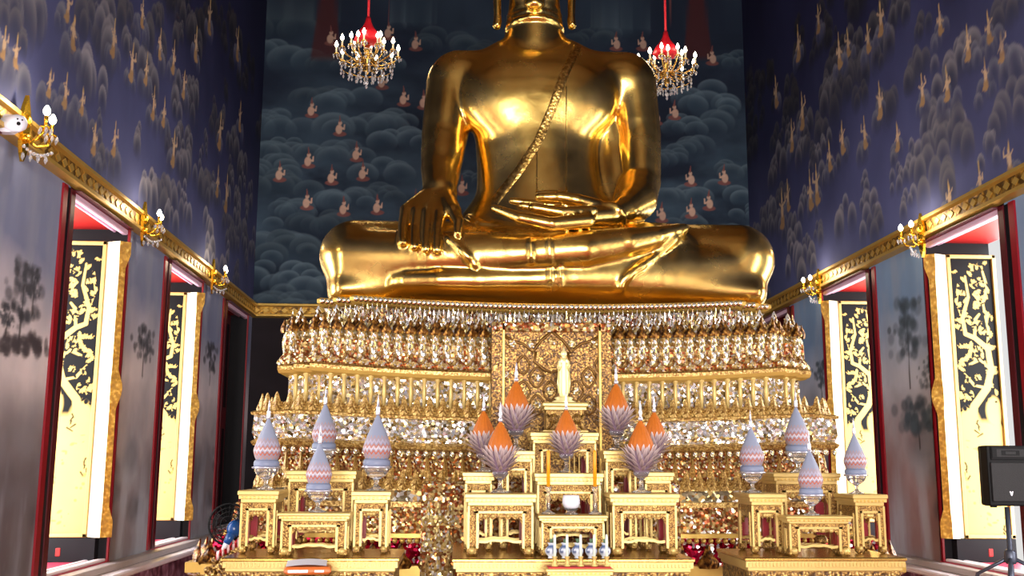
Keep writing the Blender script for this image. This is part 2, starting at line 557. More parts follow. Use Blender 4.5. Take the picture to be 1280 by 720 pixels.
# ---- painter on a grid of points
class Canvas:
    def __init__(s, us, vs, base):
        s.us, s.vs = np.asarray(us), np.asarray(vs)
        s.U, s.V = np.meshgrid(s.us, s.vs)
        s.c = np.zeros(s.U.shape + (3,)) + np.asarray(base)

    def win(s, u0, u1, v0, v1):
        a, b = np.searchsorted(s.us, [u0, u1])
        c, d = np.searchsorted(s.vs, [v0, v1])
        return slice(c, d), slice(a, b)

    def blend(s, w, alpha, col):
        if alpha.size == 0:
            return
        al = np.clip(alpha, 0, 1)[..., None]
        s.c[w] = s.c[w] * (1 - al) + np.asarray(col) * al

    def ell(s, u, v, ru, rv, col, a=1.0, soft=0.25, rot=0.0):
        R = max(ru, rv) * 1.3
        w = s.win(u - R, u + R, v - R, v + R)
        du, dv = s.U[w] - u, s.V[w] - v
        if rot:
            cu, su = math.cos(rot), math.sin(rot)
            du, dv = du * cu + dv * su, -du * su + dv * cu
        d = np.sqrt((du / ru) ** 2 + (dv / rv) ** 2)
        s.blend(w, a * np.clip((1 - d) / soft + .5, 0, 1), col)

    def seg(s, u0, v0, u1, v1, r0, r1, col, a=1.0, soft=0.006):
        R = max(r0, r1) + soft * 2
        w = s.win(min(u0, u1) - R, max(u0, u1) + R, min(v0, v1) - R, max(v0, v1) + R)
        du, dv = s.U[w] - u0, s.V[w] - v0
        L = (u1 - u0) ** 2 + (v1 - v0) ** 2 + 1e-9
        t = np.clip((du * (u1 - u0) + dv * (v1 - v0)) / L, 0, 1)
        d = np.hypot(du - t * (u1 - u0), dv - t * (v1 - v0))
        s.blend(w, a * np.clip((r0 + (r1 - r0) * t - d) / soft + .5, 0, 1), col)

    def puff(s, u, v, ru, rv, lo, hi, a=1.0):
        w = s.win(u - ru * 1.1, u + ru * 1.1, v - rv * 1.1, v + rv * 1.1)
        du, dv = (s.U[w] - u) / ru, (s.V[w] - v) / rv
        d = np.hypot(du, dv)
        lum = np.clip(d, 0, 1) ** 2.0 * np.clip(dv * .75 + .45, 0, 1)
        al = np.clip((1 - d) / .10, 0, 1) * np.clip(dv * .8 + .75, 0, 1) * a
        col = np.asarray(lo) * (1 - lum[..., None]) + np.asarray(hi) * lum[..., None]
        s.blend(w, al, col)

    def cloud(s, u, v, wd, h, lo, hi, rng, n=9, a=0.9, asp=1.0, tall=False):
        ps = []
        for i in range(n):
            t = rng.uniform(-1, 1)
            y = rng.uniform(0, 1) * (1 - abs(t) ** 1.5)
            r = wd * rng.uniform(.16, .30) * (1 - .35 * y)
            ps.append((y, u + t * wd * .42, v + y * h * .7, r))
        for y, pu, pv, r in sorted(ps, key=lambda q: -q[0]):
            s.puff(pu, pv, r * asp, r * (1.5 if tall else .9), lo, hi, a)


def fnoise(U, V, scale, seed, octv=5):
    """smooth fractal value noise"""
    out = np.zeros(U.shape)
    amp, tot = 1.0, 0.0
    for o in range(octv):
        rr = np.random.default_rng(seed + o)
        T = rr.random((64, 64))
        x, y = U * scale * 2 ** o, V * scale * 2 ** o
        xi, yi = np.floor(x).astype(int), np.floor(y).astype(int)
        fx, fy = x - xi, y - yi
        fx, fy = fx * fx * (3 - 2 * fx), fy * fy * (3 - 2 * fy)
        g = lambda a, b: T[a % 64, b % 64]
        v = (g(xi, yi) * (1 - fx) + g(xi + 1, yi) * fx) * (1 - fy) + (g(xi, yi + 1) * (1 - fx) + g(xi + 1, yi + 1) * fx) * fy
        out += v * amp
        tot += amp
        amp *= .5
    return out / tot


def paint_mesh(name, us, vs, cols, to3d, holes=(), flip=False, mat=None):
    nu, nv = len(us), len(vs)
    U, V = np.meshgrid(us, vs)
    co = to3d(U, V).reshape(-1, 3)
    idx = np.arange(nu * nv).reshape(nv, nu)
    q = np.stack([idx[:-1, :-1], idx[:-1, 1:], idx[1:, 1:], idx[1:, :-1]], -1)
    keep = np.ones((nv - 1, nu - 1), bool)
    uc, vc = (us[:-1] + us[1:]) / 2, (vs[:-1] + vs[1:]) / 2
    for (a, b, c, d) in holes:
        keep &= ~(((uc > a) & (uc < b))[None, :] & ((vc > c) & (vc < d))[:, None])
    q = q[keep]
    if flip:
        q = q[:, ::-1]
    me = bpy.data.meshes.new(name)
    me.vertices.add(len(co))
    me.vertices.foreach_set('co', co.astype(np.float32).ravel())
    me.loops.add(q.size)
    me.loops.foreach_set('vertex_index', q.astype(np.int32).ravel())
    me.polygons.add(len(q))
    me.polygons.foreach_set('loop_start', np.arange(0, q.size, 4, dtype=np.int32))
    me.update(calc_edges=True)
    at_ = me.color_attributes.new('paint', 'FLOAT_COLOR', 'POINT')
    rgba = np.ones((len(co), 4), np.float32)
    rgba[:, :3] = cols.reshape(-1, 3)
    at_.data.foreach_set('color', rgba.ravel())
    me.materials.append(mat or MURAL)
    o = bpy.data.objects.new(name, me)
    COL.objects.link(o)
    return o


def kneeler(cv, u, v, h, face=1, body=lin(196, 150, 124), cloth=lin(150, 62, 58), a=.9):
    """worshipper kneeling with joined hands, painted flat"""
    cv.ell(u, v + .10 * h, .30 * h, .12 * h, cloth, a)
    cv.ell(u - .04 * face * h, v + .32 * h, .15 * h, .22 * h, body, a)
    cv.seg(u - .04 * face * h, v + .44 * h, u + .18 * face * h, v + .34 * h, .05 * h, .04 * h, body, a)
    cv.seg(u + .18 * face * h, v + .34 * h, u + .20 * face * h, v + .55 * h, .04 * h, .025 * h, body, a)
    cv.ell(u, v + .62 * h, .085 * h, .10 * h, body, a)
    cv.seg(u - .01 * h, v + .70 * h, u - .03 * face * h, v + .98 * h, .05 * h, .012 * h, cloth, a)


def deva(cv, u, v, h, face=1, body=lin(206, 160, 104), cloth=lin(176, 112, 52), a=.92, var=0):
    """crowned sky being, standing or flying, painted flat"""
    hw = h * .5
    cv.ell(u, v + .18 * h, .22 * hw * 1.2, .20 * h, cloth, a)
    cv.ell(u - .10 * face * hw, v + .08 * h, .36 * hw, .08 * h, cloth, a)
    cv.ell(u, v + .45 * h, .17 * hw * 1.1, .17 * h, body, a)
    if var % 3 == 0:
        cv.seg(u, v + .55 * h, u + .5 * face * hw, v + .62 * h, .035 * h, .03 * h, body, a)
        cv.seg(u + .5 * face * hw, v + .62 * h, u + .42 * face * hw, v + .82 * h, .03 * h, .02 * h, body, a)
    else:
        cv.seg(u, v + .52 * h, u + .34 * face * hw, v + .46 * h, .035 * h, .03 * h, body, a)
        cv.seg(u + .34 * face * hw, v + .46 * h, u + .30 * face * hw, v + .62 * h, .03 * h, .02 * h, body, a)
    cv.seg(u, v + .52 * h, u - .40 * face * hw, v + (.36 if var % 2 else .66) * h, .035 * h, .02 * h, body, a)
    cv.ell(u, v + .68 * h, .11 * hw, .075 * h, body, a)
    cv.seg(u, v + .74 * h, u, v + 1.0 * h, .04 * h, .008 * h, lin(204, 172, 112), a)


def tree(cv, u, v, h, w, rng, col=lin(30, 34, 34), a=.8, trunk=lin(44, 40, 38)):
    cv.seg(u, v, u + rng.uniform(-.06, .06), v + h * .75, .022, .01, trunk, a)
    for i in range(60):
        y = rng.uniform(.35, 1.0)
        x = rng.normal(0, .34) * w * (1.15 - abs(y - .6))
        r = w * rng.uniform(.07, .16)
        cv.ell(u + x, v + y * h, r, r * .8, np.asarray(col) * rng.uniform(.7, 1.6), a * rng.uniform(.5, 1), soft=.6)


def side_wall(side):
    X = XL if side == 'left' else XR
    rng = np.random.default_rng(5 if side == 'left' else 9)
    edges_u = [YR, YB] + [e for s in SLOTS for e in s]
    us = np.unique(np.round(np.concatenate([np.arange(YR, 7.4, .25), np.arange(7.4, YB, .02), edges_u]), 4))
    vs = np.unique(np.round(np.concatenate([np.arange(0, .6, .1), np.arange(.6, 8.6, .02), np.arange(8.6, ZC, .2), [WZ0, WZ1, ZC]]), 4))
    cv = Canvas(us, vs, lin(70, 72, 104))
    U, V = cv.U, cv.V
    n1, n2 = fnoise(U, V * .6, 1.1, 3), fnoise(U, V, .35, 21)
    # upper heaven: deep blue, darker high up and far back
    k = (.62 + .75 * n1)[..., None]
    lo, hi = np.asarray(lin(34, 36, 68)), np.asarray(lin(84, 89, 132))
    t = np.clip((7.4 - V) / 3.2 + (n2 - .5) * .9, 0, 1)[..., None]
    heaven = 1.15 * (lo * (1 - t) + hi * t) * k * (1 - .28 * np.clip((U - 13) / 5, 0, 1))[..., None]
    # lower landscape: pale sky above brown-grey earth
    n3 = fnoise(U, V, 1.7, 40)
    s = np.clip((V - 2.55) / .9 + (n3 - .5) * .7, 0, 1)[..., None]
    e = np.clip((2.6 - V) / 1.0 + (n3 - .5) * 1.0, 0, 1)[..., None]
    pale = np.asarray(lin(196, 186, 190))
    if side == 'left':
        land = pale * (1 - s) + np.asarray(lin(112, 118, 146)) * s
    else:
        land = np.asarray(lin(184, 186, 198)) * (1 - s) + np.asarray(lin(116, 142, 176)) * s
    earth = np.asarray(lin(98, 92, 98)) * (.6 + .9 * n1)[..., None]
    land = land * (1 - e * .85) + earth * e * .85
    bl = np.clip((fnoise(U, V, 1.3, 77) - .52) * 6, 0, 1)[..., None] * e
    land = land * (1 - .55 * bl) + np.asarray(lin(150, 154, 166)) * .55 * bl
    if side == 'right':
        rd = np.clip((fnoise(U, V, .9, 91) - .46) * 6, 0, 1)[..., None] * e
        land = land * (1 - .4 * rd) + np.asarray(lin(160, 104, 92)) * .4 * rd
    up_ = (V > 4.2)[..., None]
    land = land * (1.25 if side == 'left' else 1.1) * (.82 + .36 * fnoise(U, V * .5, 2.6, 123))[..., None]
    st = np.clip((fnoise(U, V * .22, 4.5, 61) - .5) * 4, 0, 1)[..., None] * .3
    land = land * (1 - st) + np.asarray(lin(160, 164, 176)) * st
    cv.c = np.where(up_, heaven, land)
    # clouds of the heaven, from the top down
    rows = []
    for i in range(130):
        rows.append((rng.uniform(7.6, 17.9), rng.uniform(4.3, 8.4)))
    for (u, v) in sorted(rows, key=lambda q: -q[1]):
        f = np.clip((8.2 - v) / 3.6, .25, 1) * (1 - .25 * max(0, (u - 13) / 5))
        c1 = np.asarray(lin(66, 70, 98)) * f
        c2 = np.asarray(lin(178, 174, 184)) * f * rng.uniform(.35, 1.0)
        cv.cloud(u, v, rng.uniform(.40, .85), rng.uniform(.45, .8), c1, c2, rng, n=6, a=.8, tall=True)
    if side == 'left':
        spots = [(5, 60), (90, 52), (142, 55), (62, 108), (82, 120), (103, 130), (165, 85), (183, 92), (118, 178), (143, 180), (192, 135), (205, 145), (217, 192), (200, 60), (217, 78), (275, 170), (283, 248), (272, 232), (85, 12), (92, 45), (262, 25), (297, 60), (20, 70), (178, 20), (230, 110), (245, 60), (300, 150)]
    else:
        spots = [(1153, 118), (1184, 110), (1232, 98), (1252, 62), (1187, 252), (1225, 230), (1262, 205), (1122, 175), (1100, 132), (1081, 172), (1053, 178), (1037, 200), (1021, 238), (1013, 245), (1085, 52), (1060, 58), (1101, 28), (1049, 70), (1023, 28), (998, 60), (985, 250), (1003, 145), (1236, 40), (1210, 60), (978, 268), (1175, 30), (970, 120), (990, 175)]
    for i, (px, py) in enumerate(spots):
        p = atx(px, py, X)
        if p.y > YB - .2 or p.y < 7.5:
            continue
        h = 47 * p.y / F * rng.uniform(.9, 1.2)
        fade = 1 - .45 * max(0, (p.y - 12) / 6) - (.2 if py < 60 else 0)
        cv.cloud(p.y, p.z - .22, .5, .3, np.asarray(lin(66, 70, 100)), np.asarray(lin(150, 150, 165)) * .8 * fade, rng, n=6, a=.75, tall=True)
        deva(cv, p.y, p.z - h * .35, h, face=1 if rng.random() < .5 else -1, body=np.asarray(lin(210, 180, 148)) * fade, cloth=np.asarray(lin(172, 138, 100)) * fade, var=i, a=.95)
    # trees and rocks low on the wall
    for i in range(26):
        u = rng.uniform(7.4, 17.6)
        v = rng.uniform(1.0, 2.5)
        r = rng.uniform(.12, .4)
        cv.ell(u, v, r, r * rng.uniform(.4, .9), np.asarray(lin(70, 76, 84)) * rng.uniform(.5, 1.2), .4, soft=.8)
    for (px, py, hpx, wpx) in ([(22, 440, 110, 60), (40, 392, 60, 30), (6, 420, 40, 30), (178, 470, 60, 30), (262, 480, 50, 20)] if side == 'left' else
                               [(1138, 485, 115, 34), (1165, 505, 60, 18), (1150, 560, 60, 40), (1180, 570, 80, 20), (1028, 500, 50, 14)]):
        p = atx(px, py, X)
        dy = abs(atx(px + .5, py, X).y - atx(px - .5, py, X).y)
        tree(cv, p.y, p.z, hpx * p.y / F, max(.10, wpx * dy * (.5 if side == 'left' else .85)), rng, col=lin(60, 62, 70) if side == 'left' else lin(62, 74, 84), a=.75)
    if side == 'left':      # dark shoreline with reflections on the first bay
        for i in range(50):
            p = atx(rng.uniform(0, 60), 436, XL)
            cv.ell(p.y, p.z + rng.uniform(-.03, .1), rng.uniform(.04, .10), rng.uniform(.02, .07), lin(70, 64, 70), .7, soft=.5)
        p = atx(30, 470, XL)
        cv.ell(p.y, p.z - .6, .9, .42, lin(84, 78, 84), .5, soft=.9)
        cv.ell(p.y + .1, p.z - 1.3, .8, .5, lin(72, 66, 74), .5, soft=.9)
    # pale bluish streaks low down
    dr = np.clip((fnoise(U, V * .25, 3.2, 55) - .5) * 5, 0, 1) * np.clip((1.9 - V) / .8, 0, 1)
    cv.c = cv.c * (1 - .6 * dr[..., None]) + np.asarray(lin(176, 184, 200)) * .6 * dr[..., None]
    holes = [(a, b, WZ0, WZ1) for a, b in SLOTS]
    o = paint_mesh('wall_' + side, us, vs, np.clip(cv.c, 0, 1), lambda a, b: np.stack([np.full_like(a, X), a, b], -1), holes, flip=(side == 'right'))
    tag(o, kind='structure')
    return o


side_wall('left')
side_wall('right')


def back_wall():
    rng = np.random.default_rng(17)
    us = np.linspace(XL, XR, 640)
    vs = np.unique(np.concatenate([np.arange(0, 4, .1), np.arange(4, 9.6, .0135), [ZC]]))
    cv = Canvas(us, vs, lin(34, 44, 60))
    U, V = cv.U, cv.V
    n = fnoise(U, V * 1.8, .8, 5)
    n2 = fnoise(U, V * 2.5, 2.2, 15)
    a, b = np.asarray(lin(27, 37, 55)), np.asarray(lin(66, 86, 104))
    t = np.clip((n - .38) * 2.6, 0, 1)[..., None] * np.clip((9.6 - V) / 3.0, .35, 1)[..., None]
    cv.c = (a * (1 - t) + b * t) * (.8 + .4 * n2)[..., None]
    # banks of cloud: stacked left, scattered elsewhere (pixels of the photograph give the place on the wall)
    cl = [(345, 25, 90, 40), (420, 70, 60, 30), (350, 65, 100, 45), (475, 70, 60, 30), (555, 45, 70, 45), (520, 20, 60, 30), (395, 115, 80, 40), (440, 120, 80, 40), (505, 140, 60, 30),
          (350, 150, 80, 35), (450, 150, 90, 35), (360, 180, 70, 34), (500, 165, 70, 24), (345, 205, 80, 30), (430, 190, 80, 34), (480, 205, 70, 30), (350, 225, 90, 34), (430, 240, 70, 30), (470, 235, 60, 30),
          (360, 255, 70, 30), (400, 270, 70, 34), (345, 300, 90, 60), (365, 310, 70, 60), (340, 345, 90, 60), (375, 350, 80, 50), (350, 375, 100, 40), (590, 215, 40, 30),
          (740, 40, 60, 30), (780, 30, 70, 40), (900, 20, 80, 40), (920, 75, 60, 45), (880, 120, 80, 50), (920, 150, 80, 50), (850, 150, 60, 30), (840, 190, 60, 30), (880, 175, 70, 30), (920, 205, 60, 40), (850, 235, 60, 30), (900, 235, 70, 40), (930, 260, 60, 40), (860, 270, 60, 24), (910, 285, 70, 24), (870, 10, 50, 30), (700, 60, 60, 30), (610, 60, 60, 30), (390, 15, 60, 30)]
    for (px, py, w, h) in sorted(cl, key=lambda q: q[1]):
        p = at(px, py, YB)
        f = rng.uniform(.55, 1.1) * (.72 if py < 90 else 1.0)
        cv.cloud(p.x, p.z - .2, w * 1.0 / 72, h * .9 / 72, np.asarray(lin(46, 64, 82)) * (.4 + .6 * f), np.asarray(lin(104, 124, 138)) * f, rng, n=int(rng.integers(5, 11)), a=rng.uniform(.45, .85), asp=1.2)
    # two dark red drapes hang behind the lamps
    for px in (408, 872):
        p = at(px, 45, YB)
        w = cv.win(p.x - .34, p.x + .34, p.z - .6, p.z + 1.2)
        dv = (cv.V[w] - (p.z - .5)) / 1.5
        al = np.clip((.30 - .16 * np.clip(dv, 0, 1) - abs(cv.U[w] - p.x)) / .05, 0, 1) * np.clip(dv * 12, 0, 1)
        cv.blend(w, al * .8, lin(70, 30, 30))
    ks = [(390, 135), (425, 158), (446, 190), (454, 214), (386, 198), (415, 219), (384, 250), (430, 258), (472, 256), (505, 121), (414, 45), (520, 52), (486, 38), (478, 100), (530, 125), (578, 232), (548, 110),
          (863, 221), (905, 219), (886, 251), (864, 261), (827, 266), (803, 52), (843, 138), (820, 145), (770, 52), (890, 70), (838, 5), (520, 250), (350, 215)]
    for (px, py) in ks:
        p = at(px, py, YB)
        f = .75 if py < 110 else 1.0
        kneeler(cv, p.x, p.z - .18, .39, 1 if px < 640 else -1, np.asarray(lin(206, 170, 150)) * f, np.asarray(lin(128, 78, 74)) * f)
    # the wall turns nearly black under the gilt band
    low = np.clip((4.3 - V) / .1, 0, 1)[..., None]
    cv.c = cv.c * (1 - low) + np.asarray(lin(36, 30, 36)) * (.6 + .8 * n2)[..., None] * low
    o = paint_mesh('wall_back', us, vs, np.clip(cv.c, 0, 1), lambda a, b: np.stack([a, np.full_like(a, YB), b], -1), flip=False)
    tag(o, kind='structure')


back_wall()

# floor, ceiling, rear wall with three doorways
mb = MB(); mb.box((CXR, (YB + YR) / 2, -.05), (XR - XL + 2.4, YB - YR + 1, .1))
tag(mb.build('floor', CARPET), kind='structure')
mb = MB(); mb.box((CXR, (YB + YR) / 2, ZC + .05), (XR - XL + 2.4, YB - YR + 1, .1))
for k in range(6):
    mb.box((CXR, YR + 2 + k * 4.2, ZC - .2), (XR - XL, .45, .4))
tag(mb.build('ceiling', CEIL), kind='structure')
mb = MB()
DOORS = [(CXR - 2.5, 1.5, 4.0), (CXR, 2.0, 4.6), (CXR + 2.5, 1.5, 4.0)]
xs = [XL]
for (x, w, h) in DOORS:
    mb.box(((xs[-1] + x - w / 2) / 2, YR - .1, ZC / 2), (x - w / 2 - xs[-1], .2, ZC))
    mb.box((x, YR - .1, (ZC + h) / 2), (w, .2, ZC - h))
    xs.append(x + w / 2)
mb.box(((xs[-1] + XR) / 2, YR - .1, ZC / 2), (XR - xs[-1], .2, ZC))
tag(mb.build('wall_rear', REAR), kind='structure')
for i, (x, w, h) in enumerate(DOORS):
    mb = MB()
    for s in (-1, 1):
        mb.box((x + s * (w / 2 + .09), YR + .06, h / 2), (.18, .12, h), bev=.02)
    mb.box((x, YR + .06, h + .1), (w + .36, .12, .2), bev=.02)
    tag(mb.build('door_%d' % (i + 1), RED), kind='structure')

# gilt band along the walls
def cornice(name, p0, p1, inward):
    p0, p1, n = Vector(p0), Vector(p1), Vector(inward)
    d = p1 - p0
    L = d.length
    d.normalize()
    mb = MB()
    prof = [(0.0, 4.10), (.09, 4.12), (.09, 4.155), (.06, 4.165), (.06, 4.285), (.10, 4.30), (.10, 4.335), (0.0, 4.36)]
    vs = [p0 + n * a + Vector((0, 0, z)) for a, z in prof] + [p1 + n * a + Vector((0, 0, z)) for a, z in prof]
    k = len(prof)
    fl = d.cross(Vector((0, 0, 1))).dot(n) > 0
    for i in range(k - 1):
        q = (i, i + 1, k + i + 1, k + i)
        mb.add([], [])
        mb.f.append(q if fl else q[::-1]); mb.mi.append(1 if i == 3 else 0); mb.sm.append(False)
    mb.v = [tuple(v) for v in vs]
    mb.f.append(tuple(range(k))[::1]); mb.mi.append(0); mb.sm.append(False)
    mb.f.append(tuple(range(k, 2 * k))[::-1]); mb.mi.append(0); mb.sm.append(False)
    # repeated lozenges carved on the band
    for i in range(int(L / .16)):
        c = p0 + d * (.08 + i * .16) + n * .062 + Vector((0, 0, 4.225))
        if c.y < 6.5:
            continue
        mb.prism([(-.06, 0), (0, -.042), (.06, 0), (0, .042)], .012, c, d, (0, 0, 1), mi=0)
    o = mb.build(name, [GILT, CORN])
    recalc(o)
    return tag(o, kind='structure')


cornice('trim_1', (XL, YR, 0), (XL, YB, 0), (1, 0, 0))
cornice('trim_2', (XR, YR, 0), (XR, YB, 0), (-1, 0, 0))
cornice('trim_3', (XL, YB, 0), (XR, YB, 0), (0, -1, 0))

# ledge and carved dado under the windows
for i, (X, s) in enumerate(((XL, 1), (XR, -1))):
    Yc, L = (YR + YB) / 2, YB - YR
    mb = MB()
    mb.box((X + s * .06, Yc, .30), (.12, L, .36), mi=2)
    mb.box((X + s * .14, Yc, .51), (.28, L, .06), bev=.015, mi=1)
    mb.box((X + s * .07, Yc, .575), (.14, L, .07), bev=.01, mi=0)
    mb.box((X + s * .12, Yc, .09), (.24, L, .10), bev=.02, mi=0)
    mb.box((X + s * .05, Yc, .02), (.10, L, .1), mi=2)
    tag(mb.build('baseboard_' + ('left' if i == 0 else 'right'), [LEDGE, LEDGEW, DADO]), kind='structure')

# ---- window recesses with gilt lacquer shutters
LW, LH = 0.47, 2.98


def lacquer_panel(name, seed=3):
    """tree with vine leaves in gold on black; gold leaf closes over the lower part"""
    rng = np.random.default_rng(seed)
    us, vs = np.linspace(0, LW, 84), np.linspace(0, LH, 440)
    cv = Canvas(us, vs, (0., .95, 0.))
    U, V = cv.U, cv.V
    G = (1.0, 1.0, 0.)
    def gl(u, v, ru, rv, rot=0, sh=1.0):
        cv.ell(u, v, ru, rv, (1.0, sh, 0), 1, soft=.3, rot=rot)
    edge = 1.05 + .10 * np.sin(U * 14 + 1.0) + .08 * np.sin(U * 31)
    al = np.clip((edge - V) / .02, 0, 1)
    cv.c = cv.c * (1 - al[..., None]) + np.asarray(G) * al[..., None]
    gl(.36, 1.12, .13, .22); gl(.08, 1.30, .09, .16); gl(.2, 1.0, .2, .2)
    # trunk
    pts = [(.30, .9), (.33, 1.15), (.30, 1.35), (.14, 1.55), (.08, 1.75), (.10, 1.98), (.24, 2.10), (.34, 2.14), (.36, 2.32), (.28, 2.55), (.30, 2.78)]
    rad = [.06, .05, .042, .038, .034, .03, .026, .022, .02, .016, .01]
    for (a, ra), (b, rb) in zip(zip(pts[:-1], rad[:-1]), zip(pts[1:], rad[1:])):
        cv.seg(*a, *b, ra, rb, G)
    br = [((.08, 1.75), (.20, 1.86), (.33, 1.80)), ((.10, 1.98), (.08, 2.2), (.12, 2.48), (.22, 2.58)), ((.14, 1.55), (.28, 1.58), (.38, 1.70)), ((.36, 2.32), (.42, 2.5), (.38, 2.7)), ((.12, 2.48), (.06, 2.66), (.10, 2.84)), ((.24, 2.1), (.22, 2.3), (.17, 2.36))]
    for b in br:
        for p, q in zip(b[:-1], b[1:]):
            cv.seg(*p, *q, .017, .012, G)
    def leaf(u, v, s, rot):
        for k in (-1.15, -.55, 0, .55, 1.15):
            a = rot + k
            gl(u + math.sin(a) * s * .62, v + math.cos(a) * s * .62, s * .24, s * .52, rot=-a, sh=rng.uniform(.72, 1.0))
    for i in range(78):
        u, v = rng.uniform(.03, LW - .03), rng.uniform(1.42, 2.92)
        leaf(u, v, rng.uniform(.034, .052), rng.uniform(0, 6.28))
    # black veins open between leaves
    for i in range(120):
        u, v = rng.uniform(.02, LW - .02), rng.uniform(1.3, 2.96)
        cv.ell(u, v, rng.uniform(.008, .022), rng.uniform(.012, .04), (0., .9, 0), 1, soft=.4, rot=rng.uniform(0, 3))
    for (a, ra), (b, rb) in zip(zip(pts[:-1], rad[:-1]), zip(pts[1:], rad[1:])):
        cv.seg(*a, *b, ra, rb, G)
    # rock and creature marks low down
    for i in range(26):
        u, v = rng.uniform(.02, LW - .02), rng.uniform(.05, 1.0)
        cv.ell(u, v, rng.uniform(.006, .03), rng.uniform(.004, .016), (.5, .5, 0), .5, soft=.6, rot=rng.uniform(-.6, .6))
    for u0, v0 in ((.27, 1.2), (.44, .75), (.06, .09)):
        for k in range(5):
            cv.seg(u0 + .015 * k * rng.uniform(-1, 1), v0 - .035 * k, u0 + .02 * rng.uniform(-1, 1), v0 - .035 * (k + 1), .009, .006, (.1, .8, 0))
    cv.c[..., 1] *= .86 + .14 * fnoise(U, V, 5, 4)
    return paint_mesh(name, us, vs, cv.c, lambda a, b: np.stack([a, np.zeros_like(a), b], -1), mat=LACQ)


def make_leaf(parent, mir):
    """shutter leaf standing across the recess, hinge side at local x=0 (outside), free edge towards the room"""
    root = parent
    mb = MB()
    mb.box((LW / 2 + .04, .035, LH / 2 + .04), (LW + .08, .05, LH + .08), bev=.006)
    bd = MB()
    for (x, w) in ((.02, .04), (LW + .06, .04)):
        bd.box((x, -.004, LH / 2 + .04), (w, .05, LH + .08), bev=.006)
    for z in (.02, LH + .06):
        bd.box((LW / 2 + .04, -.004, z), (LW + .08, .05, .04), bev=.006)
    stile = MB()
    stile.box((LW + .14, .02, LH / 2 + .04), (.12, .07, LH + .08), bev=.006)
    # ridged batten of the free edge with its three diamonds
    bt = MB()
    hs = [(0, .10), (.16, .10), (.30, .055), (1.30, .055), (1.44, .10), (1.50, .105), (1.56, .10), (1.70, .055), (2.78, .055), (2.92, .10), (3.06, .10)]
    x0 = LW + .225
    vs, n = [], len(hs)
    for z, w in hs:
        vs += [(x0 - w, -.015, z), (x0 - w * .0, -.02 - w * .35, z), (x0 + w * .95, .0 + w * .2, z), (x0 + w * .6, .055, z), (x0 - w, .055, z)]
    fs, ms = [], []
    for i in range(n - 1):
        for k in range(5):
            j = (k + 1) % 5
            fs.append((i * 5 + k, i * 5 + j, (i + 1) * 5 + j, (i + 1) * 5 + k))
            ms.append(1 if k == 1 else 0)
    bt.v = vs
    bt.f = fs + [(4, 3, 2, 1, 0), tuple(range((n - 1) * 5, n * 5))]
    bt.mi = ms + [0, 0]
    bt.sm = [False] * len(bt.f)
    return mb, bd, stile, bt


PANEL_MESH = None


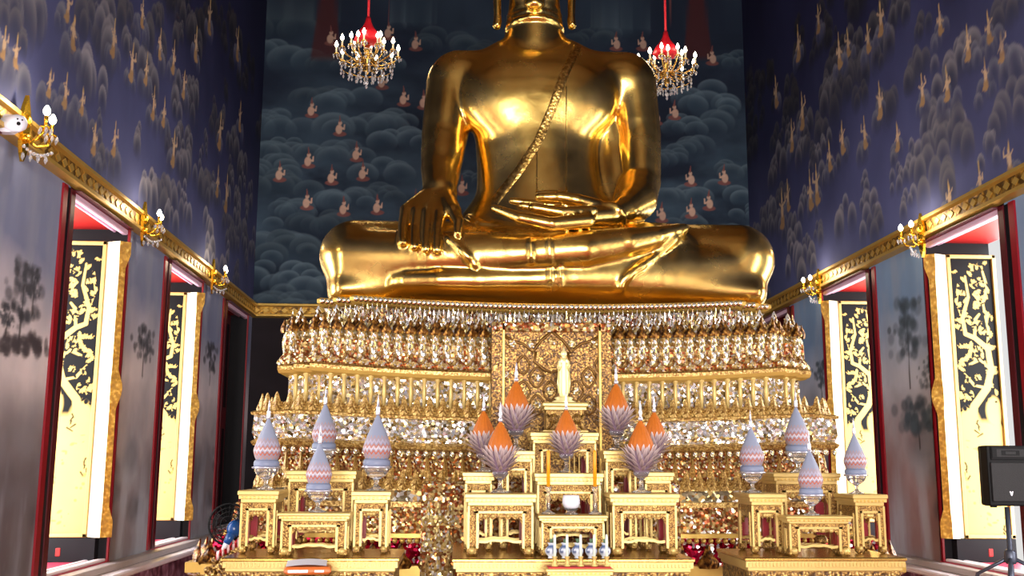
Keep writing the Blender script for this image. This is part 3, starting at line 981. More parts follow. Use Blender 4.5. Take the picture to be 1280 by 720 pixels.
def window(n, X, s, y0, y1, full=True):
    """s=+1: left wall (recess runs to -X); far jamb at y1"""
    w = MB()
    xo = X - s * THK
    yc, L, zc, H = (y0 + y1) / 2, y1 - y0, (WZ0 + WZ1) / 2, WZ1 - WZ0
    # red architrave of two strips with a dark groove, on the face of the wall
    def strip(a, b, dep, mi):
        e0, e1 = y0 - b, y0 - a
        w.box((X + s * dep / 2, (e0 + e1) / 2, zc), (dep, b - a, H), mi=mi)
        if a == 0:
            w.box((X + s * .01, y1 + .02, zc), (.02, .04, H), mi=0)
            w.box((X + s * .03, yc, WZ1 + .005), (.06, L, .01), mi=1)
    strip(.20, .30, .02, 0)
    strip(.10, .20, .004, 2)
    strip(0.0, .10, .016, 1)
    fr = w.build('window_%d' % n, [RED, REDDK, BLACKW])
    recalc(fr)
    tag(fr, kind='structure')
    # reveal
    rv = MB()
    rv.box((X - s * THK / 2, y1 + .05, zc), (THK, .1, H), mi=0)
    rv.box((X - s * THK / 2, y0 - .05, zc), (THK, .1, H), mi=1)
    rv.build('jamb', [BLACKW, REDDK], fr)
    so = MB()
    so.box((X - s * THK / 2, yc, WZ1 + .04), (THK, L + .2, .08))
    so.build('soffit', SOFF, fr)
    rl = MB()
    rl.box((X - s * .03, yc, WZ1 - .03), (.06, L, .06), bev=.01)
    rl.box((X - s * .14, yc, WZ1 - .015), (.03, L, .03), bev=.006)
    rl.build('lintel_rail', PINKLIT, fr)
    si = MB()
    si.box((X - s * THK / 2, yc, WZ0 - .04), (THK + .02, L + .2, .08), mi=0)
    si.box((X - s * .04, yc, WZ0 + .015), (.08, L, .03), bev=.008, mi=1)
    si.box((X - s * .16, yc, WZ0 + .012), (.05, L, .025), bev=.008, mi=1)
    si.build('sill', [SILL, LEDGEW], fr)
    bl = MB()
    bl.box((X - s * .44, y1 - .10, WZ0 + .10), (.05, .05, .09), bev=.008)
    bl.build('sill_bolt', SOFF, fr)
    if not full:
        return fr
    if y0 > 15:      # the farthest pair of leaves is shut
        cl = MB()
        for k in (-1, 1):
            cl.box((X - s * .30, yc + k * L * .25, zc), (.05, L * .49, H - .02), mi=0)
            for zz in (-.25, .25):
                cl.box((X - s * .272, yc + k * L * .25, zc + zz * H), (.01, L * .36, H * .40), bev=.004, mi=1)
        cl.build('closed_shutter', [REDDK, BLACKW], fr)
        return fr
    # dark plinth and shutter leaf on the far jamb
    pl = MB()
    pl.box((X - s * (THK / 2 + .04), y1 - .06, WZ0 + .12), (THK - .08, .12, .24), mi=0)
    pl.build('plinth', BLACKW, fr)
    sh = bpy.data.objects.new('shutter', None)
    COL.objects.link(sh)
    sh.parent = fr
    sh.location = (xo, y1 - .10, WZ0 + .245)
    sh.scale = (1 if s > 0 else -1, 1, 1)
    mb, bd, stile, bt = make_leaf(sh, s < 0)
    mb.build('leaf', BLACKW, sh)
    bd.build('border', GILTP, sh)
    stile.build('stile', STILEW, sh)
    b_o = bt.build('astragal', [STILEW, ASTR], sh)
    recalc(b_o)
    global PANEL_MESH
    if PANEL_MESH is None:
        o = lacquer_panel('lacquer_panel')
        PANEL_MESH = o.data
    else:
        o = bpy.data.objects.new('lacquer_panel', PANEL_MESH)
        COL.objects.link(o)
    o.parent = sh
    o.location = (.04, .004, .04)
    return fr


nwin = 0
for (X, s) in ((XL, 1), (XR, -1)):
    for k, (a, b) in enumerate(SLOTS):
        nwin += 1
        window(nwin, X, s, a, b, full=(a > 5))

# daylight in every window and door
def area(name, loc, rot, sx, sy, power, col=(1, 1, 1)):
    l = bpy.data.lights.new(name, 'AREA')
    l.shape = 'RECTANGLE'
    l.size, l.size_y = sx, sy
    l.energy = power
    l.color = col
    o = bpy.data.objects.new(name, l)
    COL.objects.link(o)
    o.location = loc
    o.rotation_euler = rot
    return o


WIN_P, DOOR_P = 150.0, 950.0
for (X, s) in ((XL, 1), (XR, -1)):
    for k, (a, b) in enumerate(SLOTS):
        if a > 15:
            continue
        area('window_daylight', (X - s * (THK + .12), (a + b) / 2, (WZ0 + WZ1) / 2), (0, -s * PI / 2, 0), WZ1 - WZ0, b - a, WIN_P, (1, .98, .96))
for (x, w, h) in DOORS:
    area('door_daylight', (x, YR - .25, h / 2), (-PI / 2, 0, PI) if False else (PI / 2, 0, 0), w, h, DOOR_P * w / 2, (1, .97, .92))
# ------------------------------------------------------------------ the great seated image, as one smooth implicit surface
Y0 = 10.0
HX = .0185
BX0, BX1, BY0, BY1 = -1.40, 3.10, 8.55, 10.95
ZB0 = at(680, 376, 9.2).z - .12
ZB1 = 7.75
gx = np.arange(BX0, BX1, HX)
gy = np.arange(BY0, BY1, HX)
gz = np.arange(ZB0, ZB1, HX)
SD = np.full((len(gx), len(gy), len(gz)), 1.0, np.float32)


def smin(a, b, k):
    h = np.clip(.5 + .5 * (b - a) / k, 0, 1)
    return b * (1 - h) + a * h - k * h * (1 - h)


def region(lo, hi):
    i0, i1 = np.searchsorted(gx, [lo[0], hi[0]])
    j0, j1 = np.searchsorted(gy, [lo[1], hi[1]])
    k0, k1 = np.searchsorted(gz, [lo[2], hi[2]])
    return slice(i0, i1), slice(j0, j1), slice(k0, k1)


def cone(a, b, r0, r1, k=.05, sy=1.0, sub=False):
    """tapered limb from a to b blended into the body; sy flattens it front to back"""
    a, b = np.array(a), np.array(b)
    R = max(r0, r1)
    m = R + k * 1.5 + .12
    mv = np.array([m, m + R * max(0, sy - 1), m])
    w = region(np.minimum(a, b) - mv, np.maximum(a, b) + mv)
    X, Y, Z = gx[w[0]][:, None, None], gy[w[1]][None, :, None], gz[w[2]][None, None, :]
    ab = b - a
    ym = (a[1] + b[1]) / 2
    ay = ym + (a[1] - ym)
    dx, dy, dz = X - a[0], (Y - a[1]) / sy, Z - a[2]
    abs_ = np.array([ab[0], ab[1] / sy, ab[2]])
    L = (abs_ ** 2).sum() + 1e-9
    t = np.clip((dx * abs_[0] + dy * abs_[1] + dz * abs_[2]) / L, 0, 1)
    d = np.sqrt((dx - t * abs_[0]) ** 2 + (dy - t * abs_[1]) ** 2 + (dz - t * abs_[2]) ** 2) - (r0 + (r1 - r0) * t)
    d = d * min(1.0, sy ** .5)
    if sub:
        SD[w] = -smin(-SD[w], d.astype(np.float32), k)
    else:
        SD[w] = smin(SD[w], d.astype(np.float32), k)


def ell(c, r, k=.05, sub=False):
    c, r = np.array(c), np.array(r)
    m = r + k * 1.5 + .12
    w = region(c - m, c + m)
    X, Y, Z = gx[w[0]][:, None, None], gy[w[1]][None, :, None], gz[w[2]][None, None, :]
    q = np.sqrt(((X - c[0]) / r[0]) ** 2 + ((Y - c[1]) / r[1]) ** 2 + ((Z - c[2]) / r[2]) ** 2)
    q2 = np.sqrt(((X - c[0]) / r[0] ** 2) ** 2 + ((Y - c[1]) / r[1] ** 2) ** 2 + ((Z - c[2]) / r[2] ** 2) ** 2) + 1e-6
    d = (q * (q - 1) / q2).astype(np.float32)
    if sub:
        SD[w] = -smin(-SD[w], d, k)
    else:
        SD[w] = smin(SD[w], d, k)


def c3(p, q, k=.05, sy=1.0, sub=False):
    """p, q = (px, py, depth, radius in pixels of the photograph at that depth)"""
    a, b = at(*p[:3]), at(*q[:3])
    cone(a, b, p[3] * mpp(*p[:3]), q[3] * mpp(*q[:3]), k, sy, sub)


def chain(ps, k=.05, sy=1.0):
    """jointed limb: its own segments meet without swelling, then blend into the body"""
    A = [np.array(at(*p[:3])) for p in ps]
    Rr = [p[3] * mpp(*p[:3]) for p in ps]
    R = max(Rr)
    m = R + k * 1.5 + .12
    mv = np.array([m, m + R * max(0, sy - 1), m])
    w = region(np.min(A, 0) - mv, np.max(A, 0) + mv)
    X, Y, Z = gx[w[0]][:, None, None], gy[w[1]][None, :, None], gz[w[2]][None, None, :]
    D = None
    for a, b, r0, r1 in zip(A[:-1], A[1:], Rr[:-1], Rr[1:]):
        ab = (b - a) / np.array([1, sy, 1])
        dx, dy, dz = X - a[0], (Y - a[1]) / sy, Z - a[2]
        t = np.clip((dx * ab[0] + dy * ab[1] + dz * ab[2]) / ((ab ** 2).sum() + 1e-9), 0, 1)
        d = np.sqrt((dx - t * ab[0]) ** 2 + (dy - t * ab[1]) ** 2 + (dz - t * ab[2]) ** 2) - (r0 + (r1 - r0) * t)
        D = d if D is None else np.where(np.abs(D - d) < .03, smin(D, d, .03) + .0075 * np.clip(1 - np.abs(D - d) / .03, 0, 1), np.minimum(D, d))
    SD[w] = smin(SD[w], D.astype(np.float32), k)


def e3(px, py, Y, rx, rz, ry, k=.05, sub=False):
    s = mpp(px, py, Y)
    ell(at(px, py, Y), (rx * s, ry, rz * s), k, sub)


def march(px, py, y0=8.6, y1=10.9):
    """depth at which the sight line of a pixel first meets the body"""
    for Y in np.arange(y0, y1, .012):
        p = at(px, py, Y)
        i, j, k_ = int((p.x - BX0) / HX + .5), int((p.y - BY0) / HX + .5), int((p.z - ZB0) / HX + .5)
        if 0 <= i < len(gx) and 0 <= j < len(gy) and 0 <= k_ < len(gz) and SD[i, j, k_] < .004:
            return Y + max(0.0, float(SD[i, j, k_]))
    return None


# torso
c3((636, 118, 10.10, 60), (712, 118, 10.10, 60), .06, .72)
c3((574, 100, 10.15, 37), (780, 102, 10.15, 37), .09, .85)
c3((640, 78, 10.18, 28), (700, 78, 10.18, 28), .16)
c3((650, 130, 10.08, 66), (668, 212, 10.12, 62), .10, .70)
c3((690, 130, 10.08, 66), (672, 212, 10.12, 62), .10, .70)
c3((660, 205, 10.12, 60), (664, 285, 10.08, 74), .12, .72)
c3((684, 205, 10.12, 60), (690, 285, 10.08, 74), .12, .72)
e3(622, 128, 9.92, 44, 38, .16, .16)
e3(722, 128, 9.92, 44, 38, .16, .16)
c3((625, 305, 10.15, 60), (742, 305, 10.15, 60), .12, .8)
# neck with its three folds
c3((668, 60, 10.16, 38), (668, 0, 10.10, 31), .07)
for py, kk in ((23, 31.0), (31, 32.0), (39, 34.0)):
    s = mpp(668, py, 10.1)
    c = np.array(at(668, py, 10.12))
    R = kk * s
    w = region(c - R - .25, c + R + .25)
    X, Y, Z = gx[w[0]][:, None, None] - c[0], gy[w[1]][None, :, None] - c[1], gz[w[2]][None, None, :] - c[2]
    d = np.sqrt((np.sqrt(X ** 2 + Y ** 2) - R) ** 2 + (Z + .10 * Y) ** 2) - .03
    SD[w] = smin(SD[w], d.astype(np.float32), .02)
# head
e3(668, -42, 10.08, 42, 58, .34, .04)
e3(668, -6, 9.96, 26, 22, .20, .07)
e3(668, -62, 10.16, 50, 56, .44, .05)
e3(668, -112, 10.16, 27, 26, .22, .06)
c3((668, -128, 10.16, 11), (668, -150, 10.16, 3), .05)
c3((668, -62, 9.72, 4), (668, -34, 9.66, 7), .04)
c3((662, -32, 9.68, 5), (674, -32, 9.68, 5), .03)
for s_ in (-1, 1):
    c3((668 + s_ * 6, -68, 9.76, 3), (668 + s_ * 32, -70, 9.88, 2.5), .03)
    e3(668 + s_ * 19, -56, 9.82, 13, 6, .06, .03)
    c3((668 + s_ * 4, -17, 9.74, 4), (668 + s_ * 15, -19, 9.79, 2), .02)
    c3((668 + s_ * 1, -10, 9.75, 4.5), (668 + s_ * 9, -12, 9.77, 3), .02)
    c3((668 + s_ * 46, -78, 10.12, 7), (668 + s_ * 47, -20, 10.08, 6), .03, 1.6)
    c3((668 + s_ * 47, -20, 10.08, 5.5), (668 + s_ * 46, 26, 10.06, 4.5), .03, 1.5)
    c3((668 + s_ * 46, 26, 10.06, 5), (668 + s_ * 47, 32, 10.05, 5.5), .02, 1.3)
e3(668, 4, 9.78, 12, 8, .07, .05)

# lower garment and legs
chain([(620, 318, 10.05, 44), (520, 322, 9.78, 45), (445, 320, 9.62, 45)], .10)
chain([(742, 318, 10.05, 44), (850, 324, 9.78, 44), (922, 326, 9.64, 45)], .10)
c3((600, 322, 9.75, 36), (760, 324, 9.75, 36), .12)
# lower shin (from the right knee to the foot on the left)
chain([(918, 336, 9.56, 34), (820, 342, 9.38, 27), (700, 346, 9.24, 21), (600, 349, 9.18, 16)], .03)
chain([(600, 349, 9.18, 16), (548, 349, 9.18, 15), (510, 349, 9.22, 11), (498, 349, 9.26, 8)], .03)
# upper shin (from the left knee to the foot on the right)
chain([(444, 322, 9.52, 38), (540, 322, 9.32, 33), (640, 318, 9.20, 27), (730, 312, 9.16, 24), (785, 303, 9.20, 19)], .03)
chain([(785, 303, 9.18, 18), (820, 296, 9.22, 14), (846, 289, 9.28, 10), (854, 286, 9.30, 7)], .02)
# cloth drawn over the crossed shins
chain([(610, 328, 9.40, 26), (700, 330, 9.34, 26), (770, 330, 9.34, 22)], .10)
chain([(640, 322, 9.5, 36), (770, 326, 9.5, 40), (830, 326, 9.56, 42)], .10)
# seat of the garment
a_, b_ = at(430, 364, 9.5), at(938, 368, 9.5)
cone((a_.x, 9.62, a_.z), (b_.x, 9.62, b_.z), .16, .16, .14, 2.2)

# arm reaching down over the knee (left in the picture)
chain([(563, 106, 10.14, 30), (556, 170, 10.05, 29), (551, 212, 9.84, 25), (550, 238, 9.62, 21)], .05)
# arm to the lap (right in the picture) with the robe hanging from it
chain([(790, 108, 10.14, 30), (799, 170, 10.12, 27), (801, 228, 10.02, 25), (794, 250, 9.84, 26)], .05)
chain([(796, 250, 9.80, 25), (780, 262, 9.52, 18), (764, 269, 9.38, 13)], .04)
chain([(752, 120, 10.22, 18), (766, 190, 10.22, 23), (774, 262, 10.12, 27)], .04)
chain([(742, 140, 10.22, 14), (750, 200, 10.24, 22), (752, 262, 10.16, 26)], .04)
# gap between the torso and each arm: crisp folds
for ps in ([(586, 118), (580, 150), (577, 200), (582, 250)],):
    pass

base_SD = SD.copy()
# hand over the shin: five fingers
def on(px, py, off, lim=9.9):
    Y = march(px, py)
    return (Y if Y and Y < lim else lim) - off
fing = [((508, 264), (504, 286), (503.5, 303)), ((522, 266), (519, 288), (518, 308)), ((535.5, 268), (533, 290), (532, 311)), ((550, 268), (547, 290), (546, 312))]
FP = []
for f in fing:
    q1, q2 = on(*f[1], .05), on(*f[2], .04)
    FP.append([(*f[0], q1 + .13), (*f[1], q1), (*f[2], min(q2, q1))])
print('fingers', FP)
t2 = on(572, 292, .05)
TH = [(566, 264, t2 + .18), (573, 278, t2 + .07), (572, 292, t2)]
for kx, f in zip((537, 544, 551, 558), FP):
    c3((kx, 246, 9.58, 13), (f[0][0], f[0][1] - 1, f[0][2] + .02, 8.8), .05)
for f in FP:
    chain([(f[0][0], f[0][1], f[0][2], 8.3), (f[1][0], f[1][1], f[1][2], 7.3), (f[2][0], f[2][1], f[2][2], 6.3)], .008)
c3((556, 246, 9.54, 13), (*TH[0], 11), .03)
chain([(*TH[0], 9.5), (*TH[1], 8), (*TH[2], 6)], .012)
# hand lying in the lap, palm up
c3((764, 269, 9.36, 13), (712, 273, 9.20, 11), .03)
c3((755, 263, 9.46, 11), (705, 262, 9.34, 9), .03)
chain([(735, 276, 9.10, 10), (690, 280, 9.00, 9), (650, 272, 9.02, 7.6), (618, 260, 9.10, 5)], .012)
chain([(740, 264, 9.16, 7.5), (700, 265, 9.10, 7), (666, 259, 9.10, 6)], .008)
chain([(716, 262, 9.36, 6.5), (686, 262, 9.32, 6), (652, 257, 9.34, 5)], .010)
chain([(712, 258, 9.46, 6), (680, 256, 9.46, 5.5), (640, 251, 9.48, 4.5)], .010)
chain([(748, 258, 9.34, 9), (722, 250, 9.28, 8), (700, 246, 9.26, 7), (674, 246, 9.28, 5.5)], .010)
e3(690, 242, 9.42, 22, 4.5, .05, .01)
# raised hems of the robe
def hem(pts, r=.024, n=8, k=.018):
    P_ = []
    for (a, b) in zip(pts[:-1], pts[1:]):
        for t in np.linspace(0, 1, n, endpoint=False):
            P_.append((a[0] + (b[0] - a[0]) * t, a[1] + (b[1] - a[1]) * t))
    P_.append(pts[-1])
    Q = [at(x, y, (march(x, y) or 9.6) + .012) for x, y in P_]
    for a, b in zip(Q[:-1], Q[1:]):
        if (a - b).length < .35:
            cone(a, b, r, r, k)
hem([(774, 364), (777, 352), (788, 342), (806, 330), (822, 318), (836, 306), (844, 298)], .034)
hem([(558, 297), (568, 304), (580, 316), (592, 328), (596, 334)], .032)
hem([(662, 296), (664, 312), (664, 328)], .024)
hem([(686, 298), (688, 328), (688, 362)], .024)
hem([(700, 332), (701, 362)], .022)
hem([(757, 256), (768, 257), (776, 264), (779, 274), (776, 284)], .028)
hem([(585, 272), (600, 280), (625, 283)], .022)

# flat underside along the sagging throne
XC_B = at(682, 370, 9.4).x
def sag(x):
    t = np.clip((np.asarray(x) - XC_B) / 2.1, -1, 1)
    return -.085 * (1 - t * t)
ZT = at(682, 374, 9.1).z + .03
cut = (ZT + sag(gx))[:, None, None] - gz[None, None, :]
SD = np.maximum(SD, cut.astype(np.float32))
SD[0], SD[-1], SD[:, 0], SD[:, -1], SD[:, :, 0], SD[:, :, -1] = 1, 1, 1, 1, 1, 1


def surface_nets(S, org, h):
    ins = S < 0
    nx, ny, nz = S.shape
    c = np.zeros((nx - 1, ny - 1, nz - 1), np.uint8)
    for dx in (0, 1):
        for dy in (0, 1):
            for dz in (0, 1):
                c += ins[dx:nx - 1 + dx, dy:ny - 1 + dy, dz:nz - 1 + dz]
    act = (c > 0) & (c < 8)
    I = np.argwhere(act)
    idx = -np.ones(act.shape, np.int64)
    idx[act] = np.arange(len(I))
    acc, cnt = np.zeros((len(I), 3)), np.zeros(len(I))
    corners = [(a, b, d) for a in (0, 1) for b in (0, 1) for d in (0, 1)]
    for a in corners:
        for ax in range(3):
            if a[ax]:
                continue
            b = list(a); b[ax] = 1
            va = S[I[:, 0] + a[0], I[:, 1] + a[1], I[:, 2] + a[2]]
            vb = S[I[:, 0] + b[0], I[:, 1] + b[1], I[:, 2] + b[2]]
            m = (va < 0) != (vb < 0)
            t = np.where(m, va / np.where(m, va - vb, 1), 0)
            p = np.array(a, float)[None] + np.zeros((len(I), 3))
            p[:, ax] += t
            acc[m] += p[m]
            cnt[m] += 1
    V = (I + acc / np.maximum(cnt, 1)[:, None]) * h + np.asarray(org)
    Q = []
    for ax in range(3):
        o1, o2 = (ax + 1) % 3, (ax + 2) % 3
        sl0 = [slice(1, -1)] * 3; sl1 = [slice(1, -1)] * 3
        A = ins
        s0 = [slice(None)] * 3; s1 = [slice(None)] * 3
        s0[ax] = slice(0, -1); s1[ax] = slice(1, None)
        ch = A[tuple(s0)] != A[tuple(s1)]
        E = np.argwhere(ch)
        ok = (E[:, o1] > 0) & (E[:, o2] > 0) & (E[:, o1] < S.shape[o1] - 1) & (E[:, o2] < S.shape[o2] - 1)
        E = E[ok]
        sgn = A[tuple(s0)][tuple(E.T)]
        def vid(d1, d2):
            e = E.copy(); e[:, o1] += d1; e[:, o2] += d2
            return idx[e[:, 0], e[:, 1], e[:, 2]]
        q = np.stack([vid(-1, -1), vid(0, -1), vid(0, 0), vid(-1, 0)], 1)
        q[~sgn] = q[~sgn][:, ::-1]
        Q.append(q)
    return V, np.concatenate(Q)


Vb, Qb = surface_nets(SD, (BX0, BY0, ZB0), HX)
Qb = Qb[(Qb >= 0).all(1)]
# relax the net a little so the gold reads as smooth metal
def relax(V, Q, it=3, lam=.5):
    n = len(V)
    e = np.concatenate([Q[:, [0, 1]], Q[:, [1, 2]], Q[:, [2, 3]], Q[:, [3, 0]]])
    for _ in range(it):
        for l in (lam, -lam * 1.04):
            s = np.zeros_like(V); c = np.zeros(n)
            for ax in range(3):
                s[:, ax] = np.bincount(e[:, 0], V[e[:, 1], ax], n) + np.bincount(e[:, 1], V[e[:, 0], ax], n)
            c = np.bincount(e[:, 0], minlength=n) + np.bincount(e[:, 1], minlength=n)
            V = V + l * (s / np.maximum(c, 1)[:, None] - V)
    return V
Vb = relax(Vb, Qb, 5)
cB = Vector((XC_B, 9.7, ZT))
buddha = empty('buddha_statue', cB, 'giant seated golden statue with one hand over its knee, on the tiered mosaic throne', 'statue')
mb = MB(); mb.v = [tuple(v) for v in (Vb - np.array(cB))]; mb.f = [tuple(map(int, q)) for q in Qb]
mb.mi = [0] * len(mb.f); mb.sm = [True] * len(mb.f)
body = mb.build('body', BUDDHA, buddha)
BVH = BVHTree.FromPolygons([tuple(v) for v in Vb], [tuple(map(int, q)) for q in Qb])


def onbody(px, py, off=.0):
    d = ray(px, py).normalized()
    h, n, i, dist = BVH.ray_cast(CAM, d)
    return (h + n * off, n) if h else (None, None)


# engraved sash across the chest, following the surface
def strip(name, path, wpx, mat, off=.012, n=40, m=5, studs=0):
    path = [Vector((*p, 0)) for p in path]
    L = [0]
    for a, b in zip(path[:-1], path[1:]):
        L.append(L[-1] + (b - a).length)
    rows = []
    for i in range(n + 1):
        s = L[-1] * i / n
        k = max(0, min(len(path) - 2, sum(1 for q in L[1:] if q <= s)))
        a, b = path[k], path[k + 1]
        p = a.lerp(b, (s - L[k]) / max(L[k + 1] - L[k], 1e-6))
        t = (b - a).normalized(); nn = Vector((-t.y, t.x, 0))
        r = []
        for j in range(m + 1):
            u = 2 * j / m - 1
            q = p + nn * (wpx / 2 * u)
            r.append(onbody(q.x, q.y, off * (1 if abs(u) < .99 else -.6)))
        rows.append(r)
    mb = MB()
    mp = {}
    for i, r in enumerate(rows):
        for j, (h, nrm) in enumerate(r):
            if h is not None:
                mp[(i, j)] = len(mb.v); mb.v.append(tuple(h - cB))
    for i in range(n):
        for j in range(m):
            ks = [(i, j), (i, j + 1), (i + 1, j + 1), (i + 1, j)]
            if all(k in mp for k in ks):
                mb.f.append(tuple(mp[k] for k in ks)[::-1]); mb.mi.append(0); mb.sm.append(True)
    for i in range(studs):
        a = path[0].lerp(path[-1], (i + .5) / studs) if len(path) == 2 else None
        s = L[-1] * (i + .5) / studs
        k = max(0, min(len(path) - 2, sum(1 for q in L[1:] if q <= s)))
        p = path[k].lerp(path[k + 1], (s - L[k]) / max(L[k + 1] - L[k], 1e-6))
        h, nrm = onbody(p.x, p.y, .014)
        if h is not None:
            mb.sphere(tuple(h - cB), .030, 8, 5)
    return mb.build(name, mat, buddha)


strip('sash', [(722, 58), (704, 96), (690, 136), (672, 178), (648, 214), (618, 252)], 13, SASH, off=.006, n=60)
strip('robe_border', [(671, 190), (671, 240)], 2.4, BUDDHA, .012, 24, 3)
strip('robe_border', [(708, 108), (708, 240)], 2.4, BUDDHA, .012, 40, 3)
# rows of snail-shell curls on the head, mostly above the picture
mb = MB()
hc = at(668, -62, 10.16)
s_ = mpp(668, -62, 10.16)
for i in range(9):
    th = .15 + i * .16
    nn = max(1, int(30 * math.sin(th) + 3))
    for k in range(nn):
        ph = 2 * PI * (k + .5 * (i % 2)) / nn
        d = Vector((math.sin(th) * math.cos(ph) * 50 * s_, math.sin(th) * math.sin(ph) * .44, math.cos(th) * 56 * s_))
        if d.y < -.12 and d.z < 34 * s_:
            continue
        mb.sphere(tuple(hc + d - cB), .05, 6, 4)
mb.build('hair_curls', BUDDHA, buddha)
# ------------------------------------------------------------------ tiered mosaic throne
TCX = XC_B
throne = empty('tiered_throne', (TCX, 10.2, 0), 'tall tiered throne of gold and mirror mosaic under the giant statue', 'throne')
YBK = 11.9


def zpx(py, Y, px=480):
    return at(px, py, Y).z


def plan(hw, yf, s=.16, n=2):
    """redented outline, front at yf; left end first, going along the front, closed behind"""
    L = []
    x, y = hw, yf + s * n
    L.append((hw, YBK)); L.append((hw, y))
    for i in range(n):
        x -= s; L.append((x, y)); y -= s; L.append((x, y))
    R = [(-a, b) for a, b in L[::-1]]
    return [(TCX - p[0], p[1]) for p in L] + [(TCX - p[0], p[1]) for p in R]


def front_y(x, hw, yf, s=.16, n=2):
    d = hw - abs(x - TCX)
    k = int(d // s) if d > 0 else 0
    return yf + max(0, n - k) * s


SAGK = 1.0
def sagz(x, z):
    k = np.clip((z - .9) / 1.6, 0.0, 1.0) * .085
    t = np.clip((x - TCX) / 2.1, -1, 1)
    return z - k * (1 - t * t)


def tier(name, hw, yf, prof, mats, n=2, s=.16):
    """sweep a profile (outset, z, material) round the redented plan, front sagging like a keel"""
    mb = MB()
    base = plan(hw, yf, s, n)
    # subdivide the long front so that it can sag
    pts = []
    for a, b in zip(base, base[1:] + base[:1]):
        k = 14 if abs(b[0] - a[0]) > 1 and a[1] < YBK - .1 else 1
        for i in range(k):
            pts.append((a[0] + (b[0] - a[0]) * i / k, a[1] + (b[1] - a[1]) * i / k))
    m = len(pts)
    for (o, z, mi) in prof:
        for (x, y) in pts:
            fx = TCX + (x - TCX) * (1 + o / hw)
            fy = y - o if y < YBK - .01 else y
            mb.v.append((fx, fy, float(sagz(fx, z))))
    for i in range(len(prof) - 1):
        for k in range(m):
            j = (k + 1) % m
            mb.f.append((i * m + k, i * m + j, (i + 1) * m + j, (i + 1) * m + k)); mb.mi.append(prof[i][2]); mb.sm.append(False)
    mb.f.append(tuple(range((len(prof) - 1) * m, len(prof) * m))); mb.mi.append(prof[-1][2]); mb.sm.append(False)
    mb.f.append(tuple(range(m))[::-1]); mb.mi.append(prof[0][2]); mb.sm.append(False)
    shift(mb, (-TCX, -10.2, 0))
    o = mb.build(name, mats, throne)
    return recalc(o)


def put(name, me, x, y, z, rz=0.0, sc_=(1, 1, 1)):
    o = bpy.data.objects.new(name, me)
    COL.objects.link(o)
    o.parent = throne
    o.location = (x - TCX, y - 10.2, float(sagz(x, z)))
    o.rotation_euler = (0, 0, rz)
    o.scale = sc_
    return o


def mesh_of(mb, name, mats):
    o = mb.build(name, mats)
    me = o.data
    bpy.data.objects.remove(o)
    return me


def along(hw, yf, num, n=2, s=.16, sides=3):
    """positions round the front and the first of the flanks, with the way each faces"""
    out = []
    for i in range(num):
        x = TCX - hw + 2 * hw * (i + .5) / num
        out.append((x, front_y(x, hw, yf, s, n), 0.0))
    for k in range(sides):
        y = yf + n * s + .12 + .24 * k
        out.append((TCX - hw, y, -PI / 2)); out.append((TCX + hw, y, PI / 2))
    return out


def hwpx(x0, x1, Y):
    return (at(x1, 460, Y).x - at(x0, 460, Y).x) / 2


# heights, read at the left part of the throne where the sag is small
Zr0, Zr1 = ZT - .002, ZT - .075
YT = 9.0
z_fr = zpx(405, YT); z_pt = zpx(398, 8.9); z_pb = zpx(452, 8.85); z_ml = zpx(463, 8.85)
z_w0 = zpx(508, 8.85); z_m2 = zpx(514, 8.75); z_b3 = zpx(548, 8.72); z_m3 = zpx(554, 8.7)
z_b4 = zpx(606, 8.78); z_g5 = zpx(610, 8.75); z_g6 = zpx(625, 8.72); z_b7 = zpx(630, 8.7); z_b8 = zpx(666, 8.66); z_r9 = zpx(672, 8.62); z_r10 = zpx(706, 8.6)
h_rim = hwpx(403, 959, 9.45); h_fr = hwpx(412, 950, 9.45); h_pt = hwpx(364, 1004, 9.4); h_w = hwpx(368, 1002, 9.4)
h_3 = hwpx(338, 1040, 9.3); h_4 = hwpx(352, 1032, 9.3); h_6 = hwpx(335, 1045, 9.3); h_9 = hwpx(318, 1062, 9.3); h_10 = hwpx(286, 1094, 9.2)
print('throne z', Zr0, z_fr, z_pb, z_ml, z_w0, z_b3, z_b4, z_g6, z_b8, z_r10)

tier('seat_rim', h_rim, YT, [(-.03, Zr1 - .01, 0), (0, Zr1, 0), (.03, Zr1 + .02, 0), (.03, Zr0 - .02, 0), (0, Zr0, 0), (-.3, Zr0 - .003, 0), (-.32, Zr0 - .14, 0)], [GILT])
tier('throne_neck', h_fr, YT + .04, [(-.06, z_pt - .10, 1), (-.05, z_fr, 1), (-.03, z_fr + .08, 1), (.04, Zr1 - .02, 0), (.02, Zr1 - .015, 0), (-.2, Zr1 - .12, 0)], [REDDK, MOS_FRINGE])
tier('petal_tier', h_pt - .07, 8.92, [(.0, z_ml - .02, 2), (.02, z_pb, 1), (.06, z_pb + .10, 1), (.05, z_pb + .22, 0), (.0, z_pt - .10, 0), (-.04, z_pt, 0), (-.5, z_pt, 0)], [MOS_GOLD, MOS_BROWN, GILT])
tier('gilt_molding', h_w + .03, 8.88, [(-.02, z_ml - .02, 0), (.02, z_ml, 0), (.03, z_ml + .03, 1), (.03, z_pb - .015, 1), (.0, z_pb + .01, 0), (-.2, z_pb + .01, 0)], [GILT, MOLD])
tier('mirror_waist', h_w - .03, 8.92, [(0, z_w0 - .05, 0), (0, z_ml, 0), (-.2, z_ml, 0)], [MOS_SILV])
tier('gilt_molding', h_3 + .0, 8.74, [(-.02, z_m2 - .030, 0), (.02, z_m2 - .022, 0), (.025, z_m2 + .0, 1), (.0, z_m2 + .012, 0), (-.25, z_w0 - .03, 0)], [MOLD, MOLD])
tier('mirror_band', h_3 - .02, 8.76, [(0, z_b3 - .02, 0), (.03, z_b3 + .05, 0), (.02, z_m2 - .028, 0), (-.1, z_m2 - .02, 0)], [MOS_SILV])
